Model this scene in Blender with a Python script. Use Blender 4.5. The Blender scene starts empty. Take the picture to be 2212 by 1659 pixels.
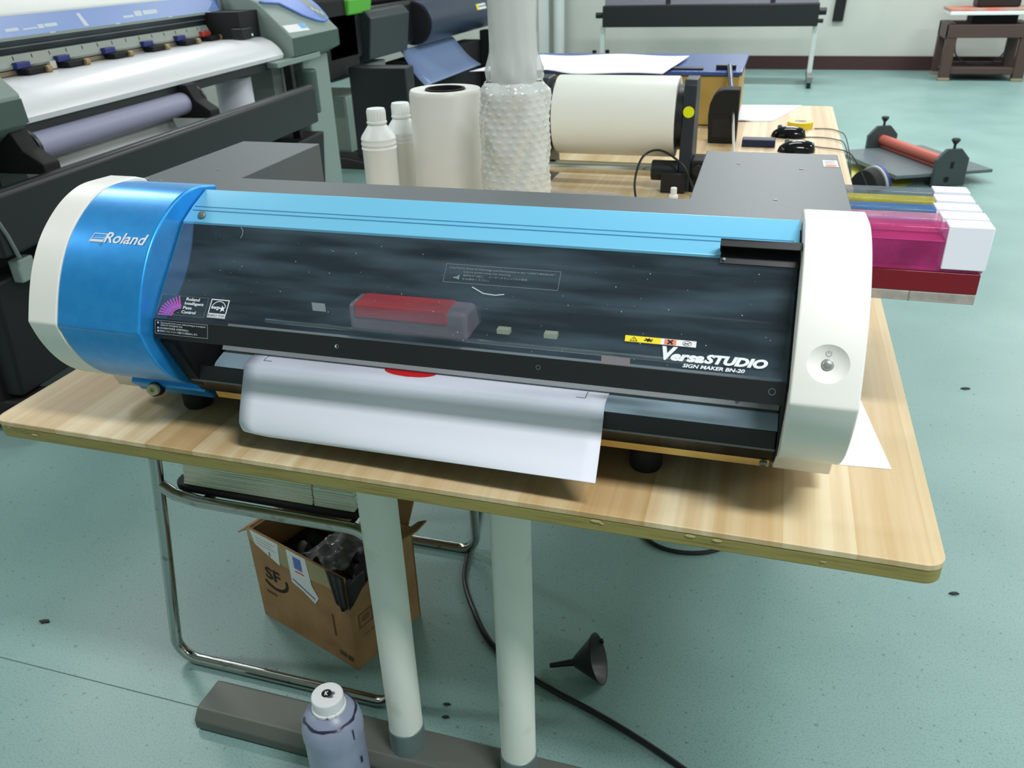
import bpy, bmesh, math, random
from mathutils import Vector, Matrix
random.seed(7)
C = bpy.context.scene.collection
PI = math.pi

# ------------------------------------------------------------------ helpers
def lin(c):
    return c/12.92 if c <= .04045 else ((c+.055)/1.055)**2.4
def rgb(r, g, b):
    return (lin(r/255), lin(g/255), lin(b/255), 1)

class MB:
    """collects shapes in one bmesh"""
    def __init__(s): s.b = bmesh.new()
    def _add(s, vs, fs, M=None):
        V = [s.b.verts.new(M @ Vector(v) if M else v) for v in vs]
        for f in fs:
            try: s.b.faces.new([V[i] for i in f])
            except ValueError: pass
        return s
    def box(s, x0, x1, y0, y1, z0, z1, M=None):
        vs = [(x, y, z) for z in (z0, z1) for y in (y0, y1) for x in (x0, x1)]
        return s._add(vs, [(0,2,3,1),(4,5,7,6),(0,1,5,4),(2,6,7,3),(0,4,6,2),(1,3,7,5)], M)
    def prism(s, pts, axis, a0, a1, M=None):
        n = len(pts)
        def P(p, a):
            return (a, p[0], p[1]) if axis == 'x' else (p[0], a, p[1]) if axis == 'y' else (p[0], p[1], a)
        vs = [P(p, a0) for p in pts] + [P(p, a1) for p in pts]
        fs = [tuple(range(n-1, -1, -1)), tuple(range(n, 2*n))] + [(i, (i+1) % n, n+(i+1) % n, n+i) for i in range(n)]
        return s._add(vs, fs, M)
    def lathe(s, prof, n=32, M=None, cap=True):
        vs, fs = [], []
        for r, z in prof:
            for k in range(n):
                a = 2*PI*k/n; vs.append((r*math.cos(a), r*math.sin(a), z))
        m = len(prof)
        for i in range(m-1):
            for k in range(n):
                fs.append((i*n+k, i*n+(k+1) % n, (i+1)*n+(k+1) % n, (i+1)*n+k))
        if cap:
            if prof[0][0] > 1e-6: fs.append(tuple(range(n-1, -1, -1)))
            if prof[-1][0] > 1e-6: fs.append(tuple(range((m-1)*n, m*n)))
        return s._add(vs, fs, M)
    def cyl(s, p0, p1, r, n=24, r1=None):
        p0, p1 = Vector(p0), Vector(p1); d = p1-p0
        M = Matrix.Translation(p0) @ d.to_track_quat('Z', 'Y').to_matrix().to_4x4()
        return s.lathe([(r, 0), (r if r1 is None else r1, d.length)], n, M)
    def tube(s, pts, r, n=10, closed=False):
        pts = [Vector(p) for p in pts]; m = len(pts); vs, fs = [], []
        up = None
        for i, p in enumerate(pts):
            a = pts[(i-1) % m] if (closed or i > 0) else p
            b = pts[(i+1) % m] if (closed or i < m-1) else p
            t = (b-a).normalized()
            if up is None:
                up = Vector((0, 0, 1)) if abs(t.z) < .9 else Vector((1, 0, 0))
            u = (up - t*up.dot(t)).normalized(); w = t.cross(u); up = u
            for k in range(n):
                q = 2*PI*k/n; vs.append(p + (u*math.cos(q)+w*math.sin(q))*r)
        for i in range(m if closed else m-1):
            j = (i+1) % m
            for k in range(n):
                fs.append((i*n+k, i*n+(k+1) % n, j*n+(k+1) % n, j*n+k))
        if not closed: fs += [tuple(range(n-1, -1, -1)), tuple(range((m-1)*n, m*n))]
        return s._add(vs, fs)
    def loft(s, rows):
        """grid of rows of points"""
        n = len(rows[0]); vs = [p for r in rows for p in r]
        fs = [(i*n+k, i*n+k+1, (i+1)*n+k+1, (i+1)*n+k) for i in range(len(rows)-1) for k in range(n-1)]
        return s._add(vs, fs)
    def sphere(s, c, r, sc=(1, 1, 1), n=20, m=12):
        vs, fs = [], []
        pr = [(math.sin(PI*i/m), -math.cos(PI*i/m)) for i in range(m+1)]
        M = Matrix.Translation(Vector(c)) @ Matrix.Diagonal((r*sc[0], r*sc[1], r*sc[2], 1))
        return s.lathe([(max(a, 1e-7), b) for a, b in pr], n, M, cap=False)
    def mesh(s, name, mat=None, sharp=35, weld=True):
        if weld: bmesh.ops.remove_doubles(s.b, verts=s.b.verts, dist=1e-6)
        bmesh.ops.recalc_face_normals(s.b, faces=s.b.faces)
        me = bpy.data.meshes.new(name); s.b.to_mesh(me); s.b.free()
        if mat: me.materials.append(mat)
        me.polygons.foreach_set('use_smooth', [True]*len(me.polygons))
        me.set_sharp_from_angle(angle=math.radians(sharp))
        return me
    def build(s, name, mat=None, parent=None, bevel=0, seg=3, sharp=35, solid=0, sub=0):
        o = bpy.data.objects.new(name, s.mesh(name, mat, sharp)); C.objects.link(o)
        if parent: o.parent = parent
        if solid:
            m = o.modifiers.new('s', 'SOLIDIFY'); m.thickness = solid; m.offset = 0
        if bevel:
            m = o.modifiers.new('b', 'BEVEL'); m.width = bevel; m.segments = seg; m.limit_method = 'ANGLE'
            m.angle_limit = math.radians(28); m.use_clamp_overlap = True
        if sub:
            m = o.modifiers.new('u', 'SUBSURF'); m.levels = m.render_levels = sub
        return o

def tag(o, label=None, cat=None, group=None, kind=None):
    if label: o['label'] = label
    if cat: o['category'] = cat
    if group: o['group'] = group
    if kind: o['kind'] = kind
    return o
def thing(name, label, cat, loc=(0, 0, 0), rz=0, group=None):
    o = bpy.data.objects.new(name, None); C.objects.link(o)
    o.empty_display_size = .05
    o.location = loc; o.rotation_euler = (0, 0, rz)
    return tag(o, label, cat, group)
def copy_tree(o, parent=None):
    c = o.copy(); C.objects.link(c)
    if parent: c.parent = parent
    for ch in list(o.children): copy_tree(ch, c)
    return c
def bake(o):
    """apply the modifiers of an object"""
    dg = bpy.context.evaluated_depsgraph_get()
    me = bpy.data.meshes.new_from_object(o.evaluated_get(dg)); o.modifiers.clear(); o.data = me
    return o

def text(body, width=None, height=None, fat=0, shear=0, font=None, res=3):
    """flat lettering as (verts, faces), lower left corner at 0,0"""
    cu = bpy.data.curves.new('t', 'FONT'); cu.body = body; cu.size = 1; cu.offset = fat; cu.shear = shear
    cu.resolution_u = res
    o = bpy.data.objects.new('t', cu); C.objects.link(o)
    dg = bpy.context.evaluated_depsgraph_get(); dg.update()
    me = bpy.data.meshes.new_from_object(o.evaluated_get(dg))
    vs = [v.co.copy() for v in me.vertices]; fs = [tuple(p.vertices) for p in me.polygons]
    bpy.data.objects.remove(o); bpy.data.curves.remove(cu); bpy.data.meshes.remove(me)
    x0 = min(v.x for v in vs); x1 = max(v.x for v in vs); y0 = min(v.y for v in vs); y1 = max(v.y for v in vs)
    sx = width/(x1-x0) if width else None; sy = height/(y1-y0) if height else sx
    sx = sx or sy
    return [((v.x-x0)*sx, (v.y-y0)*sy) for v in vs], fs
def rect(x0, y0, x1, y1): return [(x0, y0), (x1, y0), (x1, y1), (x0, y1)], [(0, 1, 2, 3)]
def frame(x0, y0, x1, y1, t):
    return ([(x0, y0), (x1, y0), (x1, y1), (x0, y1), (x0+t, y0+t), (x1-t, y0+t), (x1-t, y1-t), (x0+t, y1-t)],
            [(0, 1, 5, 4), (1, 2, 6, 5), (2, 3, 7, 6), (3, 0, 4, 7)])
def disc(cx, cy, r, n=28, ry=None, a0=0, a1=2*PI):
    ry = ry or r
    return [(cx+r*math.cos(a0+(a1-a0)*k/n), cy+ry*math.sin(a0+(a1-a0)*k/n)) for k in range(n)], [tuple(range(n))]
def ring(cx, cy, r, t, n=32, a0=0, a1=2*PI, ry=None):
    ry = ry or r; vs, fs = [], []
    for k in range(n+1):
        a = a0+(a1-a0)*k/n
        vs += [(cx+r*math.cos(a), cy+ry*math.sin(a)), (cx+(r-t)*math.cos(a), cy+(ry-t)*math.sin(a))]
    fs = [(2*k, 2*k+2, 2*k+3, 2*k+1) for k in range(n)]
    return vs, fs
def flat(items, f, name, mat, parent):
    """flat shapes (verts, faces[, dx, dy]) mapped through f(u, v) onto a surface"""
    m = MB()
    for it in items:
        vs, fs = it[0], it[1]; dx, dy = (it[2], it[3]) if len(it) > 2 else (0, 0)
        m._add([f(u+dx, v+dy) for u, v in vs], fs)
    me = bpy.data.meshes.new(name); m.b.to_mesh(me); m.b.free(); me.materials.append(mat)
    o = bpy.data.objects.new(name, me); C.objects.link(o); o.parent = parent
    return o

# ------------------------------------------------------------------ materials
def mat(name, col, rough=.5, metal=0, spec=.5, coat=0, noise=None, bump=0, bscale=200, trans=0, ior=1.45, emit=0, alpha=1, coat_rough=.1):
    m = bpy.data.materials.new(name); m.use_nodes = True
    nt = m.node_tree; b = nt.nodes['Principled BSDF']
    b.inputs['Base Color'].default_value = col; b.inputs['Roughness'].default_value = rough
    b.inputs['Metallic'].default_value = metal; b.inputs['Specular IOR Level'].default_value = spec
    b.inputs['Coat Weight'].default_value = coat; b.inputs['Coat Roughness'].default_value = coat_rough
    b.inputs['Transmission Weight'].default_value = trans; b.inputs['IOR'].default_value = ior
    b.inputs['Alpha'].default_value = alpha
    if emit:
        b.inputs['Emission Color'].default_value = col; b.inputs['Emission Strength'].default_value = emit
    tc = None
    if noise:                      # (scale, detail, colour2, low, high[, stretch])
        tc = nt.nodes.new('ShaderNodeTexCoord'); mp = nt.nodes.new('ShaderNodeMapping')
        nt.links.new(tc.outputs['Object'], mp.inputs['Vector'])
        if len(noise) > 5: mp.inputs['Scale'].default_value = noise[5]
        n = nt.nodes.new('ShaderNodeTexNoise'); n.inputs['Scale'].default_value = noise[0]; n.inputs['Detail'].default_value = noise[1]
        nt.links.new(mp.outputs[0], n.inputs['Vector'])
        r = nt.nodes.new('ShaderNodeMapRange'); r.inputs[1].default_value = noise[3]; r.inputs[2].default_value = noise[4]
        nt.links.new(n.outputs['Fac'], r.inputs[0])
        x = nt.nodes.new('ShaderNodeMix'); x.data_type = 'RGBA'
        x.inputs[6].default_value = col; x.inputs[7].default_value = noise[2]
        nt.links.new(r.outputs[0], x.inputs[0]); nt.links.new(x.outputs[2], b.inputs['Base Color'])
    if bump:
        n2 = nt.nodes.new('ShaderNodeTexNoise'); n2.inputs['Scale'].default_value = bscale; n2.inputs['Detail'].default_value = 3
        t2 = nt.nodes.new('ShaderNodeTexCoord'); nt.links.new(t2.outputs['Object'], n2.inputs['Vector'])
        bp = nt.nodes.new('ShaderNodeBump'); bp.inputs['Strength'].default_value = bump; bp.inputs['Distance'].default_value = .002
        nt.links.new(n2.outputs['Fac'], bp.inputs['Height']); nt.links.new(bp.outputs[0], b.inputs['Normal'])
    return m

def clear(name, tint, glossy=.08, rough=.05, haze=0, hazecol=(.5, .5, .5, 1), stain_glare=None):
    """thin clear plastic: tinted see-through + sheen (+ haze, patchy from stains or painted glare)"""
    m = bpy.data.materials.new(name); m.use_nodes = True; nt = m.node_tree
    nt.nodes.remove(nt.nodes['Principled BSDF']); out = nt.nodes['Material Output']
    t = nt.nodes.new('ShaderNodeBsdfTransparent'); t.inputs[0].default_value = tint
    d = nt.nodes.new('ShaderNodeBsdfDiffuse'); d.inputs[0].default_value = hazecol
    g = nt.nodes.new('ShaderNodeBsdfGlossy'); g.inputs['Roughness'].default_value = rough
    m1 = nt.nodes.new('ShaderNodeMixShader'); m1.inputs[0].default_value = haze
    nt.links.new(t.outputs[0], m1.inputs[1]); nt.links.new(d.outputs[0], m1.inputs[2])
    m2 = nt.nodes.new('ShaderNodeMixShader')
    lw = nt.nodes.new('ShaderNodeFresnel'); lw.inputs[0].default_value = 1.5
    mu = nt.nodes.new('ShaderNodeMath'); mu.operation = 'MULTIPLY_ADD'; mu.inputs[1].default_value = glossy*10; mu.inputs[2].default_value = 0
    ge = nt.nodes.new('ShaderNodeNewGeometry'); fr_ = nt.nodes.new('ShaderNodeMath'); fr_.operation = 'SUBTRACT'; fr_.inputs[0].default_value = 1
    nt.links.new(ge.outputs['Backfacing'], fr_.inputs[1]); of_ = nt.nodes.new('ShaderNodeMath'); of_.operation = 'MULTIPLY'
    nt.links.new(lw.outputs[0], mu.inputs[0]); mu.use_clamp = True
    nt.links.new(mu.outputs[0], of_.inputs[0]); nt.links.new(fr_.outputs[0], of_.inputs[1]); nt.links.new(of_.outputs[0], m2.inputs[0])
    nt.links.new(m1.outputs[0], m2.inputs[1]); nt.links.new(g.outputs[0], m2.inputs[2])
    nt.links.new(m2.outputs[0], out.inputs[0])
    if stain_glare:                     # (scale, low, high, max[, stretch])
        tc = nt.nodes.new('ShaderNodeTexCoord'); mp = nt.nodes.new('ShaderNodeMapping'); nt.links.new(tc.outputs['Object'], mp.inputs[0])
        mp.inputs['Scale'].default_value = stain_glare[4]
        n = nt.nodes.new('ShaderNodeTexNoise'); n.inputs['Scale'].default_value = stain_glare[0]; n.inputs['Detail'].default_value = 6
        nt.links.new(mp.outputs[0], n.inputs['Vector'])
        r = nt.nodes.new('ShaderNodeMapRange'); r.inputs[1].default_value = stain_glare[1]; r.inputs[2].default_value = stain_glare[2]
        r.inputs[3].default_value = haze; r.inputs[4].default_value = stain_glare[3]
        nt.links.new(n.outputs['Fac'], r.inputs[0]); nt.links.new(r.outputs[0], m1.inputs[0])
    return m

M = {}
M['white'] = mat('white_plastic', rgb(234, 233, 227), .42)
M['white2'] = mat('matt_white_plastic', rgb(226, 228, 224), .5)
M['paper'] = mat('white_paper', rgb(232, 234, 246), .75)
M['greenpaper'] = mat('aged_white_paper', rgb(214, 222, 204), .8)
M['blue'] = mat('blue_paint', rgb(40, 150, 228), .36, metal=.55, coat=.3, noise=(60, 2, rgb(44, 156, 232), .4, .6), coat_rough=.2)
M['bluelid'] = mat('blue_paint_sheen', rgb(118, 196, 232), .34, metal=.15, coat=.25, coat_rough=.25)  # housing blue paled so the colour holds the gloss and ceiling reflection
M['body'] = mat('sheen_grey_sheet_metal', rgb(80, 87, 91), .45, bump=.15, bscale=900)  # dark metal, base lightened to carry the ceiling reflection
M['black'] = mat('black_plastic', rgb(26, 28, 31), .4)
M['blackm'] = mat('matt_black', rgb(16, 17, 18), .75)
M['blackg'] = mat('glossy_black', rgb(14, 15, 17), .12)
M['steel'] = mat('brushed_steel', rgb(190, 188, 180), .28, metal=1)
M['chrome'] = mat('chrome', rgb(178, 180, 176), .14, metal=1, noise=(40, 4, rgb(120, 116, 110), .6, .75))
M['gold'] = mat('zinc_plated_steel', rgb(196, 176, 116), .32, metal=.85)
M['greymet'] = mat('grey_metal', rgb(120, 126, 124), .45, metal=.3)
M['legwhite'] = mat('white_enamelled_tube', rgb(222, 226, 218), .42, noise=(9, 4, rgb(196, 198, 184), .62, .75))
M['collar'] = mat('grey_steel_collar', rgb(112, 128, 128), .4, metal=.4)
M['foot'] = mat('grey_painted_steel', rgb(94, 98, 92), .5, metal=.2)
M['red'] = mat('red_ink', rgb(225, 20, 32), .7)
M['ink'] = mat('white_lettering', rgb(225, 230, 235), .6)
M['dim'] = mat('grey_lettering', rgb(120, 132, 134), .6)
M['yellow'] = mat('yellow_label', rgb(235, 214, 30), .55)
M['orange'] = mat('orange_label', rgb(228, 132, 88), .55)
M['labelw'] = mat('white_label', rgb(224, 226, 226), .55)
M['magl'] = mat('violet_print', rgb(150, 110, 205), .6, noise=(420, 1, rgb(220, 90, 175), .45, .55))
M['cardboard'] = mat('cardboard', rgb(166, 128, 88), .85, noise=(14, 4, rgb(146, 110, 72), .4, .7))
M['tape'] = mat('brown_tape', rgb(160, 146, 104), .4)
M['darkbag'] = mat('black_bag', rgb(28, 26, 26), .45)

def wood_mat(name, edge=False):
    m = bpy.data.materials.new(name); m.use_nodes = True; nt = m.node_tree; b = nt.nodes['Principled BSDF']
    tc = nt.nodes.new('ShaderNodeTexCoord')
    def noise(scale, stretch, detail, dim='3D'):
        mp = nt.nodes.new('ShaderNodeMapping'); mp.inputs['Scale'].default_value = stretch
        nt.links.new(tc.outputs['Object'], mp.inputs[0])
        n = nt.nodes.new('ShaderNodeTexNoise'); n.inputs['Scale'].default_value = scale; n.inputs['Detail'].default_value = detail
        nt.links.new(mp.outputs[0], n.inputs['Vector']); return n
    # laminate strips across x, grain along y
    sx = nt.nodes.new('ShaderNodeSeparateXYZ'); nt.links.new(tc.outputs['Object'], sx.inputs[0])
    wob = noise(3, (1, .4, 1), 2)
    ad = nt.nodes.new('ShaderNodeMath'); ad.operation = 'MULTIPLY_ADD'; ad.inputs[1].default_value = 13.0
    nt.links.new(sx.outputs[0], ad.inputs[0])
    row = nt.nodes.new('ShaderNodeMath'); row.operation = 'FLOOR'; nt.links.new(ad.outputs[0], row.inputs[0])
    wn = nt.nodes.new('ShaderNodeTexWhiteNoise'); wn.noise_dimensions = '1D'; nt.links.new(row.outputs[0], wn.inputs['W'])
    strip = noise(1.0, (46, .5, 1), 2); fine = noise(1.0, (210, 5, 1), 4)
    mix = nt.nodes.new('ShaderNodeMath'); mix.operation = 'MULTIPLY_ADD'; mix.inputs[1].default_value = .42
    nt.links.new(wn.outputs['Value'], mix.inputs[0])
    m2 = nt.nodes.new('ShaderNodeMath'); m2.operation = 'MULTIPLY_ADD'; m2.inputs[1].default_value = .75; m2.inputs[2].default_value = -.1
    nt.links.new(strip.outputs['Fac'], m2.inputs[0]); nt.links.new(m2.outputs[0], mix.inputs[2])
    m3 = nt.nodes.new('ShaderNodeMath'); m3.operation = 'MULTIPLY_ADD'; m3.inputs[1].default_value = .22
    nt.links.new(fine.outputs['Fac'], m3.inputs[0]); nt.links.new(mix.outputs[0], m3.inputs[2])
    cr = nt.nodes.new('ShaderNodeValToRGB'); e = cr.color_ramp.elements
    e[0].position = .22; e[0].color = rgb(172, 138, 90); e[1].position = .9; e[1].color = rgb(222, 207, 172)
    for p, c in ((.38, rgb(190, 159, 112)), (.55, rgb(199, 173, 130)), (.72, rgb(209, 188, 149))):
        x = e.new(p); x.color = c
    nt.links.new(m3.outputs[0], cr.inputs[0]); nt.links.new(cr.outputs[0], b.inputs['Base Color'])
    b.inputs['Roughness'].default_value = .42; b.inputs['Specular IOR Level'].default_value = .4
    return m
M['wood'] = wood_mat('light_wood_laminate')
M['edge'] = mat('olive_edge_banding', rgb(148, 138, 78), .5, noise=(4, 5, rgb(118, 108, 58), .5, .72, (3, 1, 60)))

def floor_mat():
    m = bpy.data.materials.new('teal_vinyl'); m.use_nodes = True; nt = m.node_tree; b = nt.nodes['Principled BSDF']
    tc = nt.nodes.new('ShaderNodeTexCoord')
    n = nt.nodes.new('ShaderNodeTexNoise'); n.inputs['Scale'].default_value = 2.2; n.inputs['Detail'].default_value = 5
    f = nt.nodes.new('ShaderNodeTexNoise'); f.inputs['Scale'].default_value = 260; f.inputs['Detail'].default_value = 2
    s = nt.nodes.new('ShaderNodeTexNoise'); s.inputs['Scale'].default_value = 85; s.inputs['Detail'].default_value = 3
    for q in (n, f, s): nt.links.new(tc.outputs['Object'], q.inputs['Vector'])
    c1 = nt.nodes.new('ShaderNodeValToRGB'); c1.color_ramp.elements[0].position = .3; c1.color_ramp.elements[0].color = rgb(122, 155, 151)
    c1.color_ramp.elements[1].position = .7; c1.color_ramp.elements[1].color = rgb(137, 169, 165)
    nt.links.new(n.outputs['Fac'], c1.inputs[0])
    c2 = nt.nodes.new('ShaderNodeValToRGB'); c2.color_ramp.elements[0].position = .36; c2.color_ramp.elements[0].color = (.74, .77, .77, 1)
    c2.color_ramp.elements[1].position = .5; c2.color_ramp.elements[1].color = (1, 1, 1, 1)
    nt.links.new(f.outputs['Fac'], c2.inputs[0])
    c3 = nt.nodes.new('ShaderNodeValToRGB'); c3.color_ramp.elements[0].position = .29; c3.color_ramp.elements[0].color = (.6, .62, .6, 1)
    c3.color_ramp.elements[1].position = .35; c3.color_ramp.elements[1].color = (1, 1, 1, 1)
    nt.links.new(s.outputs['Fac'], c3.inputs[0])
    x = nt.nodes.new('ShaderNodeMix'); x.data_type = 'RGBA'; x.blend_type = 'MULTIPLY'; x.inputs[0].default_value = .8
    nt.links.new(c1.outputs[0], x.inputs[6]); nt.links.new(c2.outputs[0], x.inputs[7])
    y = nt.nodes.new('ShaderNodeMix'); y.data_type = 'RGBA'; y.blend_type = 'MULTIPLY'; y.inputs[0].default_value = 1
    nt.links.new(x.outputs[2], y.inputs[6]); nt.links.new(c3.outputs[0], y.inputs[7])
    nt.links.new(y.outputs[2], b.inputs['Base Color']); b.inputs['Roughness'].default_value = .38
    return m
M['floor'] = floor_mat()
M['wall'] = mat('painted_wall', rgb(196, 200, 192), .8, noise=(1.2, 4, rgb(184, 190, 182), .4, .65))
M['ceil'] = mat('ceiling_paint', rgb(190, 194, 190), .9)
M['skirt'] = mat('maroon_skirting', rgb(62, 38, 38), .5)

# ------------------------------------------------------------------ the room
def struct(name, mb, m, **k): return tag(mb.build(name, m, **k), kind='structure')
struct('floor', MB().box(-4.6, 6, -4, 10.25, -.06, 0), M['floor'])
struct('trim_1', MB().box(-3.5, 1.3, .146, .1475, .0003, .0008), mat('floor_seam', rgb(70, 96, 96), .6))
struct('wall_back', MB().box(-4.6, 6, 10.14, 10.25, 0, 3.3), M['wall'])
struct('wall_left', MB().box(-4.6, -4.5, -4, 10.14, 0, 3.3), M['wall'])
struct('wall_right', MB().box(5.9, 6, -4, 10.14, 0, 3.3), M['wall'])
struct('wall_front', MB().box(-4.5, 5.9, -4, -3.9, 0, 3.3), M['wall'])
struct('ceiling', MB().box(-4.6, 6, -4, 10.25, 3.3, 3.4), M['ceil'])
struct('baseboard_back', MB().box(-1.45, 5.9, 10.12, 10.14, 0, .15), M['skirt'])
pc = MB()
pc.cyl((-1.6, 10.0, 0), (-1.6, 10.0, 3.3), .065); pc.box(-1.87, -1.74, 10.02, 10.14, 0, 3.3)
struct('trim_2', pc, mat('white_pipe_paint', rgb(206, 214, 212), .5))

# ------------------------------------------------------------------ worktable
TW, TD, TT = 1.2825, 2.889, .0265
t = thing('worktable', 'long worktable with a light wood laminate top under the desktop printer', 'table', (0, 0, 0))
def rrect(x0, x1, y0, y1, r, n=8):
    p = []
    for cx, cy, a in ((x1-r, y0+r, -PI/2), (x1-r, y1-r, 0), (x0+r, y1-r, PI/2), (x0+r, y0+r, PI)):
        p += [(cx+r*math.cos(a+PI/2*k/n), cy+r*math.sin(a+PI/2*k/n)) for k in range(n+1)]
    return p
MB().prism(rrect(0, TW, 0, TD, .022), 'z', .7415, .75).build('tabletop', M['wood'], t, bevel=.0012, seg=2)
MB().prism(rrect(.0006, TW-.0006, .0006, TD-.0006, .0215), 'z', .75-TT, .7416).build('edge_band', M['edge'], t, bevel=.0015, seg=2)
M['chip'] = mat('chipped_edge', rgb(200, 184, 124), .7)
for n_c, (x, z, w, h) in enumerate(((.905, .7395, .013, .0022), (.912, .7375, .006, .0014), (1.015, .7395, .012, .0022), (1.045, .739, .011, .0021), (.075, .735, .012, .002), (.03, .741, .008, .001), (1.16, .733, .007, .001))):
    flat([disc(x, z, w/2, 10, h)], lambda u, v: (u, -.0006, v), 'edge_chip', M['chip'], t)
def leg(x, y):
    MB().cyl((x, y, .098), (x, y, .7238), .0305, 40).build('leg', M['legwhite'], t)
    m = MB(); m.lathe([(.0325, .04), (.0325, .098), (.0305, .1)], 40, Matrix.Translation((x, y, 0))); m.build('leg_collar', M['collar'], t, bevel=.001)
for yy in (.15, TD-.2):
    leg(.535, yy); leg(.749, yy)
    pf = [(yy-.05, .004), (yy+.05, .004), (yy+.05, .026), (yy+.034, .046), (yy-.034, .046), (yy-.05, .026)]
    m = MB(); m.prism(pf, 'x', .1, TW-.1)
    for fx in (.16, TW-.16): m.cyl((fx, yy, 0), (fx, yy, .006), .02, 16)
    m.build('foot_bar', M['foot'], t, bevel=.008)
    MB().box(.36, .92, yy-.06, yy+.06, .7175, .7234).build('mount_plate', M['foot'], t)

# ------------------------------------------------------------------ desktop printer
PX, PYAW = .1548, .0095
P = thing('desktop_printer', 'wide desktop sticker printer with blue housing, white end caps and smoked lid', 'printer', (PX, .1, .75), PYAW)
UP = [(.055, .3225), (.035, .323), (.02, .3215), (.0, .3155), (-.027, .304), (-.053, .286), (-.075, .263), (-.093, .239), (-.106, .217), (-.116, .196), (-.1205, .181)]
LOW = [(-.1165, .163), (-.108, .140), (-.095, .115), (-.079, .095), (-.06, .079), (-.04, .0665), (-.022, .059)]
def smooth(p, n=3):
    out = []
    for i in range(len(p)-1):
        p0 = p[max(i-1, 0)]; p1 = p[i]; p2 = p[i+1]; p3 = p[min(i+2, len(p)-1)]
        for k in range(n):
            t_ = k/n
            out.append(tuple(.5*((2*b)+(-a+c)*t_+(2*a-5*b+4*c-d)*t_*t_+(-a+3*b-3*c+d)*t_**3) for a, b, c, d in zip(p0, p1, p2, p3)))
    return out+[p[-1]]
UP = smooth([(.055, .3225), (.035, .323), (.015, .3205), (-.012, .3115), (-.04, .2955), (-.066, .274), (-.088, .2465), (-.105, .2165), (-.1205, .181)], 4)
LOW = smooth([(-.1205, .181), (-.113, .152), (-.099, .1215), (-.079, .095), (-.053, .0745), (-.022, .059)], 4)[1:]
def cap(x0, x1, base, back=.11):
    pts = UP + LOW + base + [(back, .028), (back, .30), (back-.012, .314), (back-.03, .321)]
    return MB().prism(pts, 'x', x0, x1)
base_w = [(-.0125, .051), (-.004, .030), (-.003, .028)]
cap(0, .0455, base_w, .115).build('end_cap', M['white'], P, bevel=.009, seg=4)
tag(P.children[0], 'white end cap left of the blue housing')
base_b = [(-.028, .05), (-.014, .036), (-.012, .03)]
hs = [(y-.0006, z-.0008) for y, z in UP] + [(y+.0006, z) for y, z in LOW] + base_b + [(.09, .03), (.09, .314)]
house = MB().prism(hs, 'x', .046, .1715).build('blue_housing', M['blue'], P, bevel=.003, seg=3)
rc = cap(.943, 1.009, base_w, .115).build('end_cap', M['white'], P, bevel=.009, seg=4)
tag(rc, 'white end cap on the right with the power button')
# round dish for the power button, cut out of the right cap
def cap_y(z):
    q = list(reversed(UP)) if True else UP
    allp = sorted(UP+LOW, key=lambda p: p[1])
    for (ya, za), (yb, zb) in zip(allp, allp[1:]):
        if za <= z <= zb: return ya+(yb-ya)*(z-za)/(zb-za)
    return allp[-1][0]
bz = .2195
by_ = cap_y(bz); nb = Vector((0, -(.239-.196), -(-.093+.116))) ; nb = Vector((0, -.882, .471))
Rs, rs = .034, .0203
cb = Vector((.9755, by_, bz)); cs = cb + nb*math.sqrt(Rs*Rs-rs*rs)
cut = MB().sphere(cs, Rs, n=64, m=40).build('cut', M['white'])
cut.parent = P
bo = rc.modifiers.new('c', 'BOOLEAN'); bo.object = cut; bo.operation = 'DIFFERENCE'; bo.solver = 'EXACT'
bake(rc); bpy.data.objects.remove(cut)
rc.data.polygons.foreach_set('use_smooth', [True]*len(rc.data.polygons)); rc.data.set_sharp_from_angle(angle=math.radians(32))
tv = Vector((0, nb.z, -nb.y)).normalized()          # up along the cap
if tv.z < 0: tv = -tv
dish = cs - nb*Rs
def capmap(u, v, w=.0006):
    p = Vector((.9755+u, 0, 0)) + Vector((0, dish.y, dish.z)) + tv*v
    d = p-cs; k = Rs*Rs-(u*u+v*v)
    return cs + Vector((u, 0, 0)) + tv*v - nb*(math.sqrt(max(k, 0))-w)
Mb = Matrix.Translation(Vector((.9755, dish.y, dish.z)) - tv*.0) @ nb.to_track_quat('Z', 'Y').to_matrix().to_4x4()
pb = MB().lathe([(.0062, -.001), (.0062, .0006), (.0055, .001), (.0052, .0022), (.004, .0033), (.002, .0039), (1e-5, .004)], 32, Mb).build('power_button', mat('silver_button', rgb(170, 172, 172), .3, metal=.6), rc)
flat([ring(0, .0112, .0028, .0004, 24, PI/2+.5, 2.5*PI-.5), rect(-.0002, .0112, .0002, .0144)], lambda u, v: capmap(u, v), 'power_symbol', mat('grey_print', rgb(120, 122, 120), .6), rc)

# rear body: dark sheet metal, U shaped in plan
bodyp = [(-.0255, .075), (1.006, .075), (1.006, .505), (.8065, .505), (.8065, .2075), (.130, .2075), (.130, .46), (-.0255, .46)]
MB().prism(bodyp, 'z', .03, .293).build('rear_body', M['body'], P, bevel=.0012, seg=2)
def screw(f): f(MB()).build('body_screw', M['greymet'], P)
for x, y in ((.958, .164), (.993, .161), (-.012, .17), (.018, .163)):
    screw(lambda sc: sc.lathe([(.0042, .293), (.0042, .2945), (.0025, .2962), (1e-5, .2965)], 14, Matrix.Translation((x, y, 0))))
for x, y in ((.915, .223), (.063, .25), (.86, .42), (.95, .40)):
    screw(lambda sc: sc.lathe([(.003, .293), (.003, .2936), (1e-5, .2938)], 12, Matrix.Translation((x, y, 0))))
lb = flat([rect(.982, .419, 1.003, .462)], lambda u, v: (u, v, .2934), 'hazard_label', M['labelw'], P)
flat([rect(.985, .422, 1.0, .434)], lambda u, v: (u, v, .2937), 'orange_mark', M['orange'], lb)
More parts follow.
